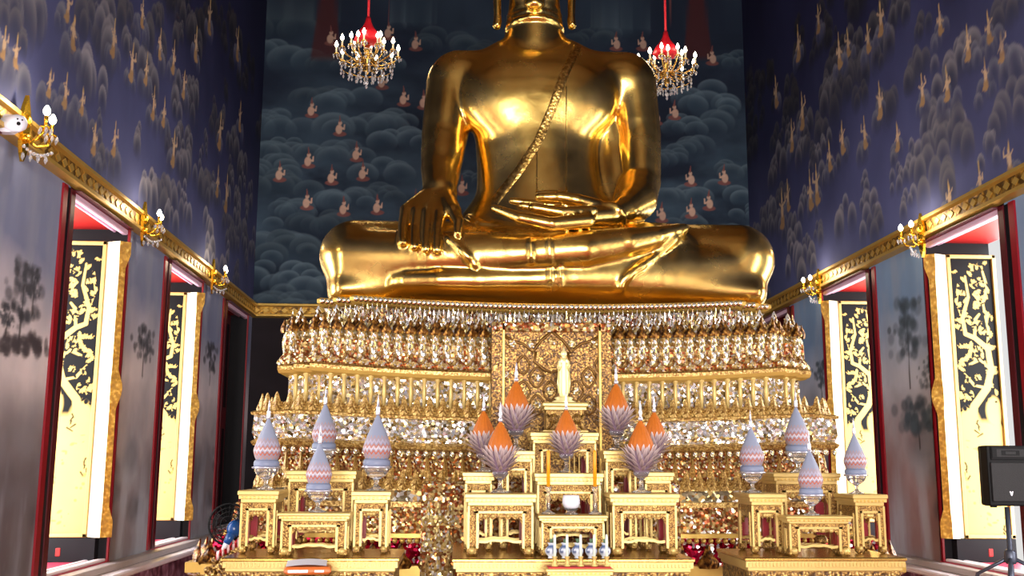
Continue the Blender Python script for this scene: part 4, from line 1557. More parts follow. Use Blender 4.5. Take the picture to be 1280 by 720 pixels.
tier('gilt_molding', h_3 - .02, 8.74, [(-.05, z_m3 - .03, 0), (.02, z_m3 - .015, 0), (.035, z_m3 + .015, 0), (.0, z_b3 + .0, 0), (-.1, z_b3, 0)], [MOLD])
tier('amber_mosaic_band', h_4, 8.84, [(-.03, z_b4, 0), (0, z_m3, 0), (-.1, z_m3, 0)], [MOS_BROWN])
tier('gilt_molding', h_6 - .06, 8.78, [(-.02, z_g5 - .02, 0), (.015, z_g5 - .01, 0), (.015, z_b4 - .01, 0), (-.1, z_b4, 0)], [MOLD])
tier('grey_mosaic_band', h_6 - .04, 8.76, [(0, z_g6, 0), (0, z_g5, 0), (-.1, z_g5, 0)], [MOS_GREY])
tier('gilt_molding', h_6 + .02, 8.72, [(-.02, z_b7 - .02, 0), (.02, z_b7 - .01, 0), (.02, z_g6, 0), (-.1, z_g6 + .01, 0)], [MOLD])
tier('brown_mosaic_band', h_9 - .04, 8.72, [(.04, z_b8, 0), (0, z_b7, 0), (-.1, z_b7, 0)], [MOS_BROWN])
tier('gilt_molding', h_9 + .02, 8.66, [(-.02, z_r9 - .02, 0), (.02, z_r9 - .01, 0), (.02, z_b8, 0), (-.1, z_b8 + .01, 0)], [GILT])
tier('red_mosaic_band', h_10 - .10, 8.64, [(.06, z_r10, 0), (0, z_r9, 0), (-.1, z_r9, 0)], [MOS_RED])
tier('foot_tier', h_10 + .05, 8.54, [(.06, .0, 0), (.06, .16, 0), (.0, .2, 1), (.0, z_r10 - .12, 1), (.05, z_r10 - .08, 0), (.05, z_r10, 0), (-.2, z_r10 + .01, 0)], [GILT, MOS_GOLD])

# beads round the rim
bm_ = MB(); bm_.sphere((0, 0, 0), .026, 8, 6)
b2 = MB()
bme = mesh_of(bm_, 'rim_bead', [MOS_FRINGE])
for i in range(98):
    x = TCX - h_rim + 2 * h_rim * (i + .5) / 98
    put('rim_bead', bme, x, front_y(x, h_rim, YT) - .035, (Zr0 + Zr1) / 2)

# narrow mirror petals hanging under the rim (one band of pattern)
fm = MB()
for i in range(96):
    x = TCX - h_fr + 2 * h_fr * (i + .5) / 96
    y = front_y(x, h_fr, YT) - .035
    fm.petal((x - TCX, y - 10.2, float(sagz(x, z_fr - .06))), 2 * h_fr / 96 * 1.02, Zr1 - z_fr + .06, thick=.02, lean=.05, nu=2, nv=4, back=False)
fm.build('petal_fringe', MOS_FRINGE, throne)['kind'] = 'stuff'

# tall lotus petals of the widest tier: long petals with crowns, short overlapping ones at their feet
H1 = z_pt - z_pb
pm = MB()
pm.petal((0, 0, 0), .118, H1 * 1.04, thick=.05, lean=-.02, curl=.05, nv=10, nu=4, waist=.12)
pm.cm = 1
pm.petal((0, -.035, H1 * .22), .05, H1 * .62, thick=.03, lean=-.01, nv=8, nu=2, back=False)
pm.cm = 2
pm.flame((0, -.05, H1 * .72), .085, H1 * .34, thick=.03)
pme = mesh_of(pm, 'lotus_petal', [MOS_GOLD, MOS_SILV, CARVED_DK])
for (x, y, rz) in along(h_pt - .03, 8.90, 44):
    put('lotus_petal', pme, x, y - .02, z_pb + .02, rz)
pm = MB()
pm.flame((0, 0, 0), .14, H1 * .36, thick=.06)
pm.cm = 1
pm.flame((0, -.045, .0), .07, H1 * .2, thick=.03)
pme2 = mesh_of(pm, 'foot_petal', [MOS_BROWN, MOS_GOLD])
for (x, y, rz) in along(h_pt - .01, 8.87, 35):
    put('foot_petal', pme2, x, y - .035, z_pb, rz)
# crown tips along the top edge of the widest tier
pm = MB()
pm.flame((0, 0, 0), .13, .20, thick=.03)
pm.cm = 1
pm.flame((0, -.03, .01), .07, .12, thick=.02)
tme = mesh_of(pm, 'crown_tip', [MOS_GOLD, CARVED_DK])
for (x, y, rz) in along(h_pt - .05, 8.92, 26):
    put('crown_tip', tme, x, y - .015, z_pt - .06, rz)
# colonettes of the mirror waist
cm_ = MB()
Hc = z_ml - z_w0
cm_.lathe([(.026, 0), (.026, .02), (.014, .04), (.020, Hc * .5), (.014, Hc - .05), (.03, Hc - .02), (.03, Hc)], seg=8)
cme = mesh_of(cm_, 'colonette', GILTP)
for (x, y, rz) in along(h_w - .04, 8.90, 40, sides=2):
    put('colonette', cme, x, y, z_w0, rz)
# gilt leaf finials standing before the waist
lf = MB()
Hl = .15
lf.flame((0, 0, 0), .115, Hl * 1.1, thick=.04, lean=.02)
lf.flame((0, -.042, 0), .06, Hl * .6, thick=.02)
lf.flame((-.045, -.01, 0), .05, Hl * .55, thick=.02)
lf.flame((.045, -.01, 0), .05, Hl * .55, thick=.02)
lme = mesh_of(lf, 'leaf_finial', MOLD)
for (x, y, rz) in along(h_3 - .05, 8.78, 46):
    put('leaf_finial', lme, x, y - .01, z_w0 - .04, rz)
# flame row of the amber band
for (x, y, rz) in along(h_6 - .08, 8.80, 46):
    put('flame_finial', lme, x, y - .01, z_b4 - .02, rz, (1, 1, 1.0))
lf = MB()
lf.flame((0, 0, 0), .15, .34, thick=.03)
lf.cm = 1
lf.flame((0, -.02, .04), .05, .24, thick=.03)
fme = mesh_of(lf, 'amber_petal', [MOS_BROWN, MOLD])
for (x, y, rz) in along(h_4, 8.83, 33, sides=2):
    put('amber_petal', fme, x, y - .01, z_b4 + .05, rz)
# silver drops along the foot of the mirror band
dm = MB(); dm.sphere((0, 0, 0), .02, 6, 5, sz=1.5)
dme = mesh_of(dm, 'mirror_drop', [MOS_SILV])
for i in range(70):
    x = TCX - h_3 + 2 * h_3 * (i + .5) / 70
    put('mirror_drop', dme, x, front_y(x, h_3, 8.72) - .02, z_m3 - .05)
# bead row above the red band and gilt leaves before it
dm = MB(); dm.sphere((0, 0, 0), .022, 6, 5)
dme = mesh_of(dm, 'gilt_bead', [GILT])
for i in range(90):
    x = TCX - h_9 + 2 * h_9 * (i + .5) / 90
    put('gilt_bead', dme, x, front_y(x, h_9, 8.62) - .02, z_r9 - .02)
lf = MB()
lf.flame((0, 0, 0), .15, .20, thick=.05)
gme = mesh_of(lf, 'foot_leaf', CARVED_DK)
for (x, y, rz) in along(h_10 + .02, 8.50, 26):
    put('foot_leaf', gme, x, y - .02, z_r10 - .02, rz)

# central niche panel with its frame and ogee tracery
pc0, pc1 = at(614, 470, 8.66), at(764, 470, 8.66)
nx0, nx1 = pc0.x, pc1.x
nz1, nz0 = zpx(404, 8.66, 690), zpx(602, 8.66, 690)
ncx, nw = (nx0 + nx1) / 2, nx1 - nx0
mb = MB(); mb.box((ncx - TCX, 8.66 + .13 - 10.2, (nz0 + nz1) / 2), (nw, .26, nz1 - nz0))
mb.build('niche_panel', NICHE, throne)
for x in (nx0 + .05, nx1 - .05):
    mb = MB()
    mb.box((x - TCX, 8.66 - .02 - 10.2, (nz0 + nz1) / 2), (.10, .06, nz1 - nz0), bev=.01)
    mb.build('niche_post', NICHE, throne)
    mb = MB()
    mb.box((x + (.05 if x < ncx else -.05) - TCX, 8.66 - .03 - 10.2, (nz0 + nz1) / 2), (.02, .06, nz1 - nz0), bev=.005)
    mb.build('niche_rail', GILT, throne)
mb = MB(); mb.box((ncx - TCX, 8.66 - .02 - 10.2, nz1 - .04), (nw, .08, .08), bev=.01)
mb.build('niche_lintel', MOS_BROWN, throne)
tr = MB()
yy = 8.66 - .012 - 10.2
def P2(px, py):
    p = at(px, py, 8.65)
    return (p.x - TCX, yy, p.z)
def ogee(cx, cy, w, h, r=.010):
    pts = []
    for k in range(24):
        a = 2 * PI * k / 24
        f = 1 + .22 * math.cos(2 * a) ** 3
        pts.append(P2(cx + w * math.sin(a) * (1 - .18 * abs(math.cos(a))), cy - h * math.cos(a) * (1 + .12 * abs(math.cos(a)) ** 6)))
    tr.tube(pts, r, 5, closed=True)
for (cx, cy, w, h) in [(671, 472, 9, 11), (671, 506, 9, 11), (688, 489, 9, 11), (720, 489, 9, 11), (736, 472, 9, 11), (736, 506, 9, 11), (654, 489, 9, 11), (704, 540, 9, 11), (654, 524, 9, 11), (752, 524, 8, 11), (640, 506, 7, 11), (704, 508, 8, 11), (704, 472, 9, 11), (654, 456, 8, 10), (752, 456, 8, 10)]:
    ogee(cx, cy, w, h)
for s in (-1, 1):
    cx = 690
    tr.tube([P2(cx + s * 62, 418), P2(cx + s * 50, 426), P2(cx + s * 36, 430), P2(cx + s * 24, 440), P2(cx + s * 14, 426), P2(cx, 414)], .013, 5)
    tr.tube([P2(cx + s * 20, 440), P2(cx + s * 22, 452), P2(cx + s * 10, 462), P2(cx, 466)], .012, 5)
tr.build('tracery', TRACE, throne)
# mosaic rosettes between the tracery
tr = MB()
for (cx, cy) in [(671, 472), (671, 506), (688, 489), (720, 489), (736, 472), (736, 506), (654, 489), (654, 524), (752, 524), (640, 430), (742, 430), (690, 426), (665, 430), (715, 430), (632, 470), (632, 520), (750, 490)]:
    c = P2(cx, cy)
    tr = MB()
    for k in range(6):
        a = k * PI / 3
        tr.sphere((c[0] + .022 * math.cos(a), c[1], c[2] + .022 * math.sin(a)), .017, 6, 4)
    tr.sphere(c, .018, 6, 4)
    tr.build('rosette', MOS_GOLD, throne)
# lower middle block of the throne under the niche
q0, q1 = at(526, 650, 8.42), at(851, 650, 8.42)
mb = MB()
mb.box(((q0.x + q1.x) / 2 - TCX, 8.42 + .25 - 10.2, nz0 / 2), (q1.x - q0.x, .5, nz0), bev=.02)
mb.build('middle_block', MOS_BROWN, throne)
for sx in (q0.x + .14, q1.x - .14):
    lf = MB()
    for k in range(5):
        for j in range(3):
            lf.flame(((j - 1) * .08, -.005, nz0 - .34 - .2 * k), .09, .19, thick=.03)
    shift(lf, (sx - TCX, 8.42 - 10.2, 0))
    lf.build('flame_column', MOS_GOLD, throne)
# ------------------------------------------------------------------ gilt altar tables
def gtable(label, px0, px1, ytop, Y, depth, zb, group, name='altar_table', drop=None):
    """carved gilt table whose front edge spans px0..px1; stands on height zb"""
    a, b = at(px0, ytop, Y), at(px1, ytop, Y)
    w, zt = b.x - a.x, a.z
    h = zt - zb
    cx = (a.x + b.x) / 2
    t = empty(name, (cx, Y + depth / 2, zb), label, 'table', group)
    th = min(.085, h * .2)
    y0 = -depth / 2
    # top: moulded slab
    mb = MB()
    mb.box((0, 0, h - th * .2), (w, depth, th * .4), bev=.006)
    mb.box((0, 0, h - th * .52), (w - .016, depth - .016, th * .3))
    mb.box((0, 0, h - th * .82), (w - .045, depth - .045, th * .36), bev=.005)
    mb.build('table_top', [GILTP], t)
    # dentil row under the slab
    dn = MB()
    n = max(6, int(w / .03))
    for i in range(n):
        x = -w / 2 + .02 + (w - .04) * (i + .5) / n
        dn.box((x, y0 + .012, h - th * .56), (.014, .014, th * .22), bev=.003)
    dn.build('dentil_row', GILT, t)
    lw = min(.075, w * .15) if w > .45 else min(.07, w * .20)
    ap = min(.12, h * .24)
    zt_ = h - th
    ins = .022
    hx, hy = w / 2 - ins, depth / 2 - ins
    # scalloped aprons
    def scal(x0, x1):
        L = x1 - x0
        n = max(3, int(L / .07))
        pts = [(x0, 0), (x0, -ap * 1.5)]
        pts += [(x0 + .02, -ap * 1.45), (x0 + min(.05, L * .2), -ap * .85)]
        for i in range(n * 4 + 1):
            u = i / (n * 4)
            x = x0 + min(.05, L * .2) + (L - 2 * min(.05, L * .2)) * u
            pts.append((x, -ap * (.72 + .2 * abs(math.sin(PI * n * u)))))
        pts += [(x1 - min(.05, L * .2), -ap * .85), (x1 - .02, -ap * 1.45), (x1, -ap * 1.5), (x1, 0)]
        return pts
    for (org, ax, L, nm) in [((0, -hy + .018, zt_), (1, 0, 0), 2 * hx - 2 * lw * .6, 'apron'), ((0, hy - .018, zt_), (1, 0, 0), 2 * hx - 2 * lw * .6, 'apron'),
                             ((-hx + .018, 0, zt_), (0, 1, 0), 2 * hy - 2 * lw * .6, 'apron'), ((hx - .018, 0, zt_), (0, 1, 0), 2 * hy - 2 * lw * .6, 'apron')]:
        mb = MB()
        mb.prism([(p[0], p[1]) for p in scal(-L / 2, L / 2)][::-1], .022, org, ax, (0, 0, 1))
        # pale rim along the upper edge and a hanging scroll row
        if ax[0]:
            sgn = -1 if org[1] < 0 else 1
            mb.box((0, org[1] + sgn * .012, zt_ - ap * .42), (L, .012, .014), mi=1)
            for i in range(max(3, int(L / .07))):
                u = -L / 2 + .05 + (L - .1) * (i + .5) / max(3, int(L / .07))
                mb.sphere((u, org[1] + sgn * .010, zt_ - ap * .68), .016, 6, 4, mi=1)
        recalc(mb.build('apron', [CARVEF, GILTP], t))
    # legs: stout, stepped, with pale rims and a scrolled foot; red lacquer inside
    for sx in (-1, 1):
        for sy in (-1, 1):
            mb = MB()
            lx, ly = sx * (hx - lw / 2), sy * (hy - lw / 2)
            mb.box((lx, ly, zt_ / 2 + .03), (lw, lw, zt_ - .06), bev=.004)
            # rims
            mb.box((lx + sx * (lw / 2 - .006), ly + sy * (lw / 2), zt_ / 2 + .02), (.014, .012, zt_ - .04), mi=1)
            mb.box((lx - sx * (lw / 2 - .007), ly + sy * (lw / 2), zt_ / 2 + .0), (.016, .014, zt_ - ap), mi=1)
            mb.box((lx + sx * (lw / 2), ly - sy * (lw / 2 - .007), zt_ / 2 + .0), (.014, .016, zt_ - ap), mi=1)
            # inner red faces
            mb.box((lx - sx * (lw / 2 + .002), ly - sy * .006, zt_ / 2 + .03), (.006, lw - .014, zt_ - .08), mi=2)
            mb.box((lx - sx * .006, ly - sy * (lw / 2 + .002), zt_ / 2 + .03), (lw - .014, .006, zt_ - .08), mi=2)
            # foot
            mb.box((lx + sx * .006, ly + sy * .006, .03), (lw * 1.02, lw * 1.02, .06), bev=.014, mi=0)
            mb.sphere((lx + sx * lw * .1, ly + sy * (lw / 2 + .002), .035), lw * .34, 10, 6, mi=1)
            mb.build('leg', [CARVEF, GILTP, RED], t)
    # curved low stretchers
    def wave(L):
        n = 16
        top = [(-L / 2 + L * i / n, .008 + .0055 * (1 - math.cos(2 * PI * i / n)) + .003 * math.cos(6 * PI * i / n)) for i in range(n + 1)]
        bot = [(p[0], p[1] - .017) for p in top]
        return bot + top[::-1]
    zs = min(.11, h * .22)
    for (org, ax, L) in [((0, -hy + lw * .5, zs), (1, 0, 0), 2 * hx - 2 * lw), ((0, hy - lw * .5, zs), (1, 0, 0), 2 * hx - 2 * lw), ((-hx + lw * .5, 0, zs), (0, 1, 0), 2 * hy - 2 * lw), ((hx - lw * .5, 0, zs), (0, 1, 0), 2 * hy - 2 * lw)]:
        mb = MB()
        mb.prism(wave(L), .026, org, ax, (0, 0, 1))
        recalc(mb.build('stretcher', GILTP, t))
    t['top_z'] = 0
    del t['top_z']
    return dict(o=t, cx=cx, z=zt, y0=Y, y1=Y + depth, x0=a.x, x1=b.x)


def base(label, px0, px1, ytop, Y, depth, name='low_altar_table'):
    a, b = at(px0, ytop, Y), at(px1, ytop, Y)
    w, zt, cx = b.x - a.x, a.z, (a.x + b.x) / 2
    t = empty(name, (cx, Y + depth / 2, 0), label, 'table', 'long low altar bases')
    mb = MB()
    mb.box((0, 0, zt - .012), (w, depth, .024), bev=.006, mi=1)
    mb.box((0, 0, zt - .043), (w - .02, depth - .02, .04))
    mb.box((0, 0, zt - .075), (w - .05, depth - .05, .03), bev=.006)
    mb.build('table_top', [GILTP, BRASS], t)
    dn = MB()
    n = int(w / .024)
    for i in range(n):
        dn.box((-w / 2 + .02 + (w - .04) * (i + .5) / n, -depth / 2 + .010, zt - .045), (.012, .014, .026), bev=.003)
    dn.build('dentil_row', GILTP, t)
    mb = MB()
    mb.box((0, 0, zt - .17), (w - .07, depth - .07, .17))
    mb.box((0, -depth / 2 + .028, zt - .235), (w - .06, .03, .02), mi=1)
    mb.build('apron', [CARVE, GILTP], t)
    for sx in (-1, 1):
        for sy in (-1, 1):
            lg = MB()
            lg.box((sx * (w / 2 - .10), sy * (depth / 2 - .10), (zt - .25) / 2), (.12, .12, zt - .25), bev=.02)
            lg.sphere((sx * (w / 2 - .10), sy * (depth / 2 - .10), .07), .085, 10, 6, sz=.8)
            lg.build('leg', CARVE, t)
    return dict(o=t, cx=cx, z=zt, y0=Y, y1=Y + depth)


YBASE = 6.9
BL = base('long gilt altar base at the left, carrying the tables of pale cones', 276, 499, 697.5, YBASE, .76)
BC = base('long gilt altar base in the middle, carrying the tables of orange cones', 565, 869, 698.5, YBASE, 1.42)
BRt = base('long gilt altar base at the right, carrying the right tables of pale cones', 931, 1134, 697, YBASE, .76)
for (nm, p0, p1, ref) in (('left', 352, 451, BL), ('right', 962, 1056, BRt)):
    py = 697
    while at(400, py, 7.70).z < ref['z']:
        py -= .25
    b_ = base('narrow gilt base behind the %s altar base, under its tallest table' % nm, p0, p1, py, 7.70, .50)
    ref['z2'] = b_['z']
zb = BL['z']
g1, g2, g3 = 'gilt tables of the left altar', 'gilt tables of the middle altar', 'gilt tables of the right altar'
T = {}
T['L1'] = gtable('narrow tall gilt table at the outer left end of the left altar', 297, 349, 613, 7.18, .40, BL['z'] + .001, g1)
T['L2'] = gtable('low wide gilt table in front in the left altar, under the lowest pale cone', 347, 438, 641, 6.96, .20, BL['z'] + .001, g1)
T['L3'] = gtable('narrow tall gilt table at the inner right end of the left altar', 439, 489, 614, 7.18, .38, BL['z'] + .001, g1)
T['L4'] = gtable('tallest gilt table at the back of the left altar', 357, 446, 588, 7.74, .40, BL['z2'] + .001, g1)
T['R1'] = gtable('narrow tall gilt table at the inner left end of the right altar', 936, 983, 617, 7.18, .40, BRt['z'] + .001, g3)
T['R2'] = gtable('low wide gilt table in front in the right altar, under the lowest pale cone', 983, 1066, 645, 6.96, .20, BRt['z'] + .001, g3)
T['R3'] = gtable('narrow tall gilt table at the outer right end of the right altar', 1066, 1110, 618, 7.18, .38, BRt['z'] + .001, g3)
T['R4'] = gtable('tallest gilt table at the back of the right altar', 967, 1051, 591, 7.74, .40, BRt['z2'] + .001, g3)
T['C1'] = gtable('wide gilt table at the front left of the middle altar, under an orange cone', 581, 671, 617, 7.08, .36, BC['z'] + .001, g2)
T['C2'] = gtable('wide gilt table at the front right of the middle altar, under an orange cone', 762, 850, 617, 7.08, .36, BC['z'] + .001, g2)
T['C3'] = gtable('lowest gilt table at the front of the middle altar, behind the blue and white vases', 673, 760, 644, 7.02, .28, BC['z'] + .001, g2)
T['C4'] = gtable('gilt table in the second rank of the middle altar, between the two orange candles', 668, 755, 591, 7.34, .24, BC['z'] + .001, g2)
T['C7'] = gtable('gilt table at the back left of the middle altar, mostly hidden by an orange cone', 578, 619, 590, 7.50, .30, BC['z'] + .001, g2)
T['C8'] = gtable('gilt table at the back right of the middle altar, mostly hidden by an orange cone', 803, 843, 590, 7.50, .30, BC['z'] + .001, g2)
T['C6'] = gtable('tall gilt table at the left of the tallest one in the middle altar', 623, 669, 563, 7.60, .28, BC['z'] + .001, g2)
T['C9'] = gtable('tall gilt table at the right of the tallest one in the middle altar', 754, 799, 563, 7.60, .28, BC['z'] + .001, g2)
T['C5'] = gtable('tallest gilt table of the middle altar, below the small standing image', 663, 749, 540, 7.90, .40, BC['z'] + .001, g2)
# low stand for the candles in front of the vases
T['C0'] = gtable('small low gilt stand at the very front, under five thin white candles', 683, 768, 711, 6.60, .22, .70, g2, name='candle_stand')
st = T['C0']
mb = MB()
mb.box(((0), 0, -.35), (st['x1'] - st['x0'] - .06, .18, .70), bev=.01)
mb.build('stand_box', CARVE, st['o'])
mb = MB(); mb.box((0, -.02, st['z'] - .70 + .003), (st['x1'] - st['x0'] - .03, .14, .006))
mb.build('red_runner', REDCLOTH, st['o'])

# ------------------------------------------------------------------ cones of offerings
def pcolor(o, fn):
    me = o.data
    at_ = me.color_attributes.new('paint', 'FLOAT_COLOR', 'POINT')
    n = len(me.vertices)
    co = np.empty(n * 3, np.float32)
    me.vertices.foreach_get('co', co)
    co = co.reshape(-1, 3)
    c = np.ones((n, 4), np.float32)
    c[:, :3] = fn(co)
    at_.data.foreach_set('color', c.ravel())
    return o


def pale_cone_proto():
    """unit height 1 from foot to spire tip"""
    t = empty('pale_offering_cone', (0, 0, 0), '', 'offering', 'pale beaded offering cones')
    mb = MB()
    mb.lathe([(.105, 0), (.11, .008), (.06, .025), (.026, .05), (.022, .085), (.03, .10), (.03, .11), (.075, .135), (.115, .17), (.135, .205), (.138, .225), (.12, .225)], seg=20, flute=.03, nfl=10)
    mb.build('glass_stand', GLASS, t)
    mb = MB()
    mb.lathe([(.10, .222), (.155, .228), (.165, .238), (.158, .25), (.150, .252)], seg=28, flute=.05, nfl=14)
    mb.build('silver_collar', SILVER, t)
    mb = MB()
    mb.lathe([(.148, .252), (.152, .27), (.150, .30), (.140, .318), (.128, .322)], seg=48)
    o = mb.build('base_ring', PEARL, t)
    pcolor(o, lambda co: np.array(lin(128, 138, 164)) * (.9 + .1 * np.sin(co[:, 2:3] * 700)))
    prof = []
    for i in range(60):
        u = i / 59
        z = .322 + .45 * u
        if u < .25:
            r = .126 + .034 * math.sin(PI * .5 * u / .25)
        else:
            w = (u - .25) / .75
            r = .142 * max(0, 1 - w) ** 1.15 * (1 + .42 * w) + .018
        prof.append((r, z))
    mb = MB()
    mb.lathe(prof, seg=108)
    o = mb.build('beaded_bud', PEARL, t)
    def bud(co):
        a = np.arctan2(co[:, 1], co[:, 0]) / (2 * PI) * 18
        tri = np.abs((a % 1) - .5) * 2
        u = (co[:, 2] - .322) / .45
        c = np.tile(np.array(lin(142, 150, 172)), (len(co), 1)) * (.93 + .07 * np.sin(a * 2 * PI * 3))[:, None]
        for k, (z0, amp, wd, colr) in enumerate([(.06, .06, .016, (184, 128, 100)), (.15, .075, .026, (178, 92, 56)), (.24, .075, .020, (206, 190, 196)), (.30, .075, .022, (180, 104, 70)), (.39, .09, .016, (190, 170, 186)), (.47, .10, .012, (184, 128, 100))]):
            d = np.abs(u - (z0 + amp * (tri - .5)))
            m = np.clip((wd - d) / .008 + .5, 0, 1)[:, None]
            c = c * (1 - m) + np.array(lin(*colr)) * m
        return c
    pcolor(o, bud)
    mb = MB()
    mb.lathe([(.018, .772), (.026, .785), (.022, .80), (.030, .815), (.020, .835), (.026, .85), (.014, .87), (.012, .92), (.006, .96), (0, 1.0)], seg=10)
    mb.build('spire', SILVER, t)
    return t


PC = pale_cone_proto()


def pale(tb, px, ytip, ybase, dy, label, first=[True]):
    T_ = T[tb]
    Y = T_['y0'] + dy
    x = at(px, ybase, Y).x
    z = T_['z'] + .001
    H = at(px, ytip, Y).z - z
    if first[0]:
        first[0] = False
        o = PC
        o['label'] = label
        o.location = (x, Y, z)
    else:
        o = copy_tree(PC, loc=(x, Y, z), label=label)
    # the buds are nearly alike in girth
    o.scale = (H * .93, H * .93, H)
    return o


pale('L1', 332, 498, 611, .16, 'pale beaded cone on the narrow table at the outer left end of the left altar')
pale('L2', 397, 530, 640, .10, 'pale beaded cone lowest and nearest in the left altar, on the low wide table')
pale('L3', 470, 492, 614, .16, 'pale beaded cone on the narrow table at the inner right end of the left altar')
pale('L4', 404, 482, 588, .16, 'pale beaded cone rising behind another cone on the tallest table of the left altar')
pale('R1', 941, 512, 617, .20, 'pale beaded cone on the narrow table at the inner left end of the right altar')
pale('R2', 1015, 540, 644, .10, 'pale beaded cone lowest and nearest in the right altar, on the low wide table')
pale('R3', 1071, 522, 617, .16, 'pale beaded cone at the outer right end of the right altar, before the gold shutter')
pale('R4', 998, 486, 590, .16, 'pale beaded cone rising behind another cone on the tallest table of the right altar')


def orange_cone_proto():
    t = empty('orange_offering_cone', (0, 0, 0), '', 'offering', 'orange offering cones with lilac petals')
    mb = MB()
    mb.lathe([(.12, 0), (.125, .012), (.06, .03), (.028, .06), (.024, .13), (.04, .15), (.085, .18), (.11, .22), (.10, .225)], seg=18, flute=.03, nfl=9)
    mb.build('glass_stand', GLASS, t)
    mb = MB()
    mb.lathe([(.06, .20), (.10, .23), (.115, .27), (.15, .34), (.165, .40), (.15, .45), (.13, .46)], seg=24)
    o = mb.build('bud_base', LILAC, t)
    pcolor(o, lambda co: np.tile(np.array(lin(128, 104, 122)), (len(co), 1)))
    rings = [(.095, .235, 12, .16, .06, .16), (.115, .275, 13, .15, .09, .15), (.13, .315, 14, .13, .11, .13), (.145, .36, 15, .10, .13, .08), (.15, .40, 16, .05, .12, .03)]
    for (r, z, n, ln, ht, curl) in rings:
        mb = MB()
        for k in range(n):
            a = 2 * PI * (k + .5 * (rings.index((r, z, n, ln, ht, curl)) % 2)) / n
            d = Vector((math.cos(a), math.sin(a), 0))
            mb.petal(d * r + Vector((0, 0, z)), .052, ht, out=d, thick=.018, lean=ln * .75, curl=curl * .6, nu=2, nv=5, back=False)
        o = mb.build('petal_ring', LILAC, t)
        ntp = 18
        def fn(co):
            k = np.arange(len(co)) % ntp
            e = (k // 3) / 5.0
            mid = (k % 3 == 1)
            c = np.outer(1 - e, lin(132, 104, 112)) + np.outer(e, lin(236, 216, 212))
            c[mid] *= .7
            return c
        pcolor(o, fn)
    mb = MB()
    mb.lathe([(.165, .45), (.168, .48), (.15, .54), (.122, .60), (.09, .66), (.055, .72), (.024, .765), (.018, .775)], seg=80, flute=.035, nfl=16)
    mb.build('orange_bud', ORANGE, t)
    mb = MB()
    mb.lathe([(.018, .77), (.03, .785), (.032, .80), (.016, .82), (.02, .84), (.026, .86), (.014, .90), (.012, .94), (.004, .99), (0, 1.0)], seg=10)
    mb.build('spire', SILVER, t)
    return t


OC = orange_cone_proto()


def orange(tb, px, ytip, ybase, dy, label, first=[True]):
    T_ = T[tb]
    Y = T_['y0'] + dy
    x = at(px, ybase, Y).x
    z = T_['z'] + .001
    H = at(px, ytip, Y).z - z
    if first[0]:
        first[0] = False
        o = OC
        o['label'] = label
        o.location = (x, Y, z)
    else:
        o = copy_tree(OC, loc=(x, Y, z), label=label)
    g = .86
    o.scale = (H * g, H * g, H)
    return o


orange('C6', 645, 452, 566, .18, 'orange cone with a tall spire, left of the small standing image')
orange('C9', 771, 456, 566, .18, 'orange cone with a tall spire, right of the small standing image')
orange('C7', 604, 492, 590, .14, 'orange cone at the outer left of the middle altar, partly behind a nearer cone')
orange('C8', 819, 494, 590, .14, 'orange cone at the outer right of the middle altar, partly behind a nearer cone')
orange('C1', 625, 502, 616, .18, 'orange cone nearest on the left, on the front left table of the middle altar')
orange('C2', 802, 500, 616, .18, 'orange cone nearest on the right, on the front right table of the middle altar')
orange('C4', 708, 490, 591, .13, 'orange cone in the very middle, just under the small standing image')

# ------------------------------------------------------------------ small standing image on its stand
t5 = T['C5']
Ys = 8.10
zt5 = t5['z'] + .001
xs = at(705, 540, Ys).x
stnd = empty('image_stand', (xs, Ys, zt5), 'small gilt moulded stand under the standing image', 'stand')
hs = at(705, 504, Ys).z - zt5
ws = 56 * mpp(705, 520, Ys)
mb = MB(); mb.box((0, 0, hs * .92), (ws, .26, hs * .16), bev=.01); mb.box((0, 0, hs * .80), (ws * .92, .23, hs * .10)); mb.build('stand_top', GILTP, stnd)
mb = MB(); mb.box((0, 0, hs * .42), (ws * .84, .20, hs * .70), bev=.01)
for sx in (-1, 1):
    mb.sphere((sx * ws * .26, -.10, hs * .45), hs * .18, 10, 6); mb.tube([(sx * ws * .40, -.10, .02), (sx * ws * .30, -.12, hs * .25), (sx * ws * .40, -.11, hs * .6)], .012, 6)
mb.build('stand_body', CARVEF, stnd)
mb = MB(); mb.box((0, 0, hs * .04), (ws, .26, hs * .09), bev=.008); mb.build('stand_foot', GILTP, stnd)
zi = zt5 + hs
Hi = at(705, 433, Ys).z - zi
img = empty('standing_statue', (xs, Ys, zi + .001), 'small pale gold standing statue on the middle altar, before the niche panel', 'statue')
mb = MB()
mb.lathe([(.10, 0), (.105, .02), (.07, .05), (.085, .08), (.06, .10)], seg=16)
s = Hi / .5
mb.v = [(v[0] * s * 1.0, v[1] * s * .8, v[2] * s * .55) for v in mb.v]
mb.build('lotus_base', IVORY, img)
vs = []
mb = MB()
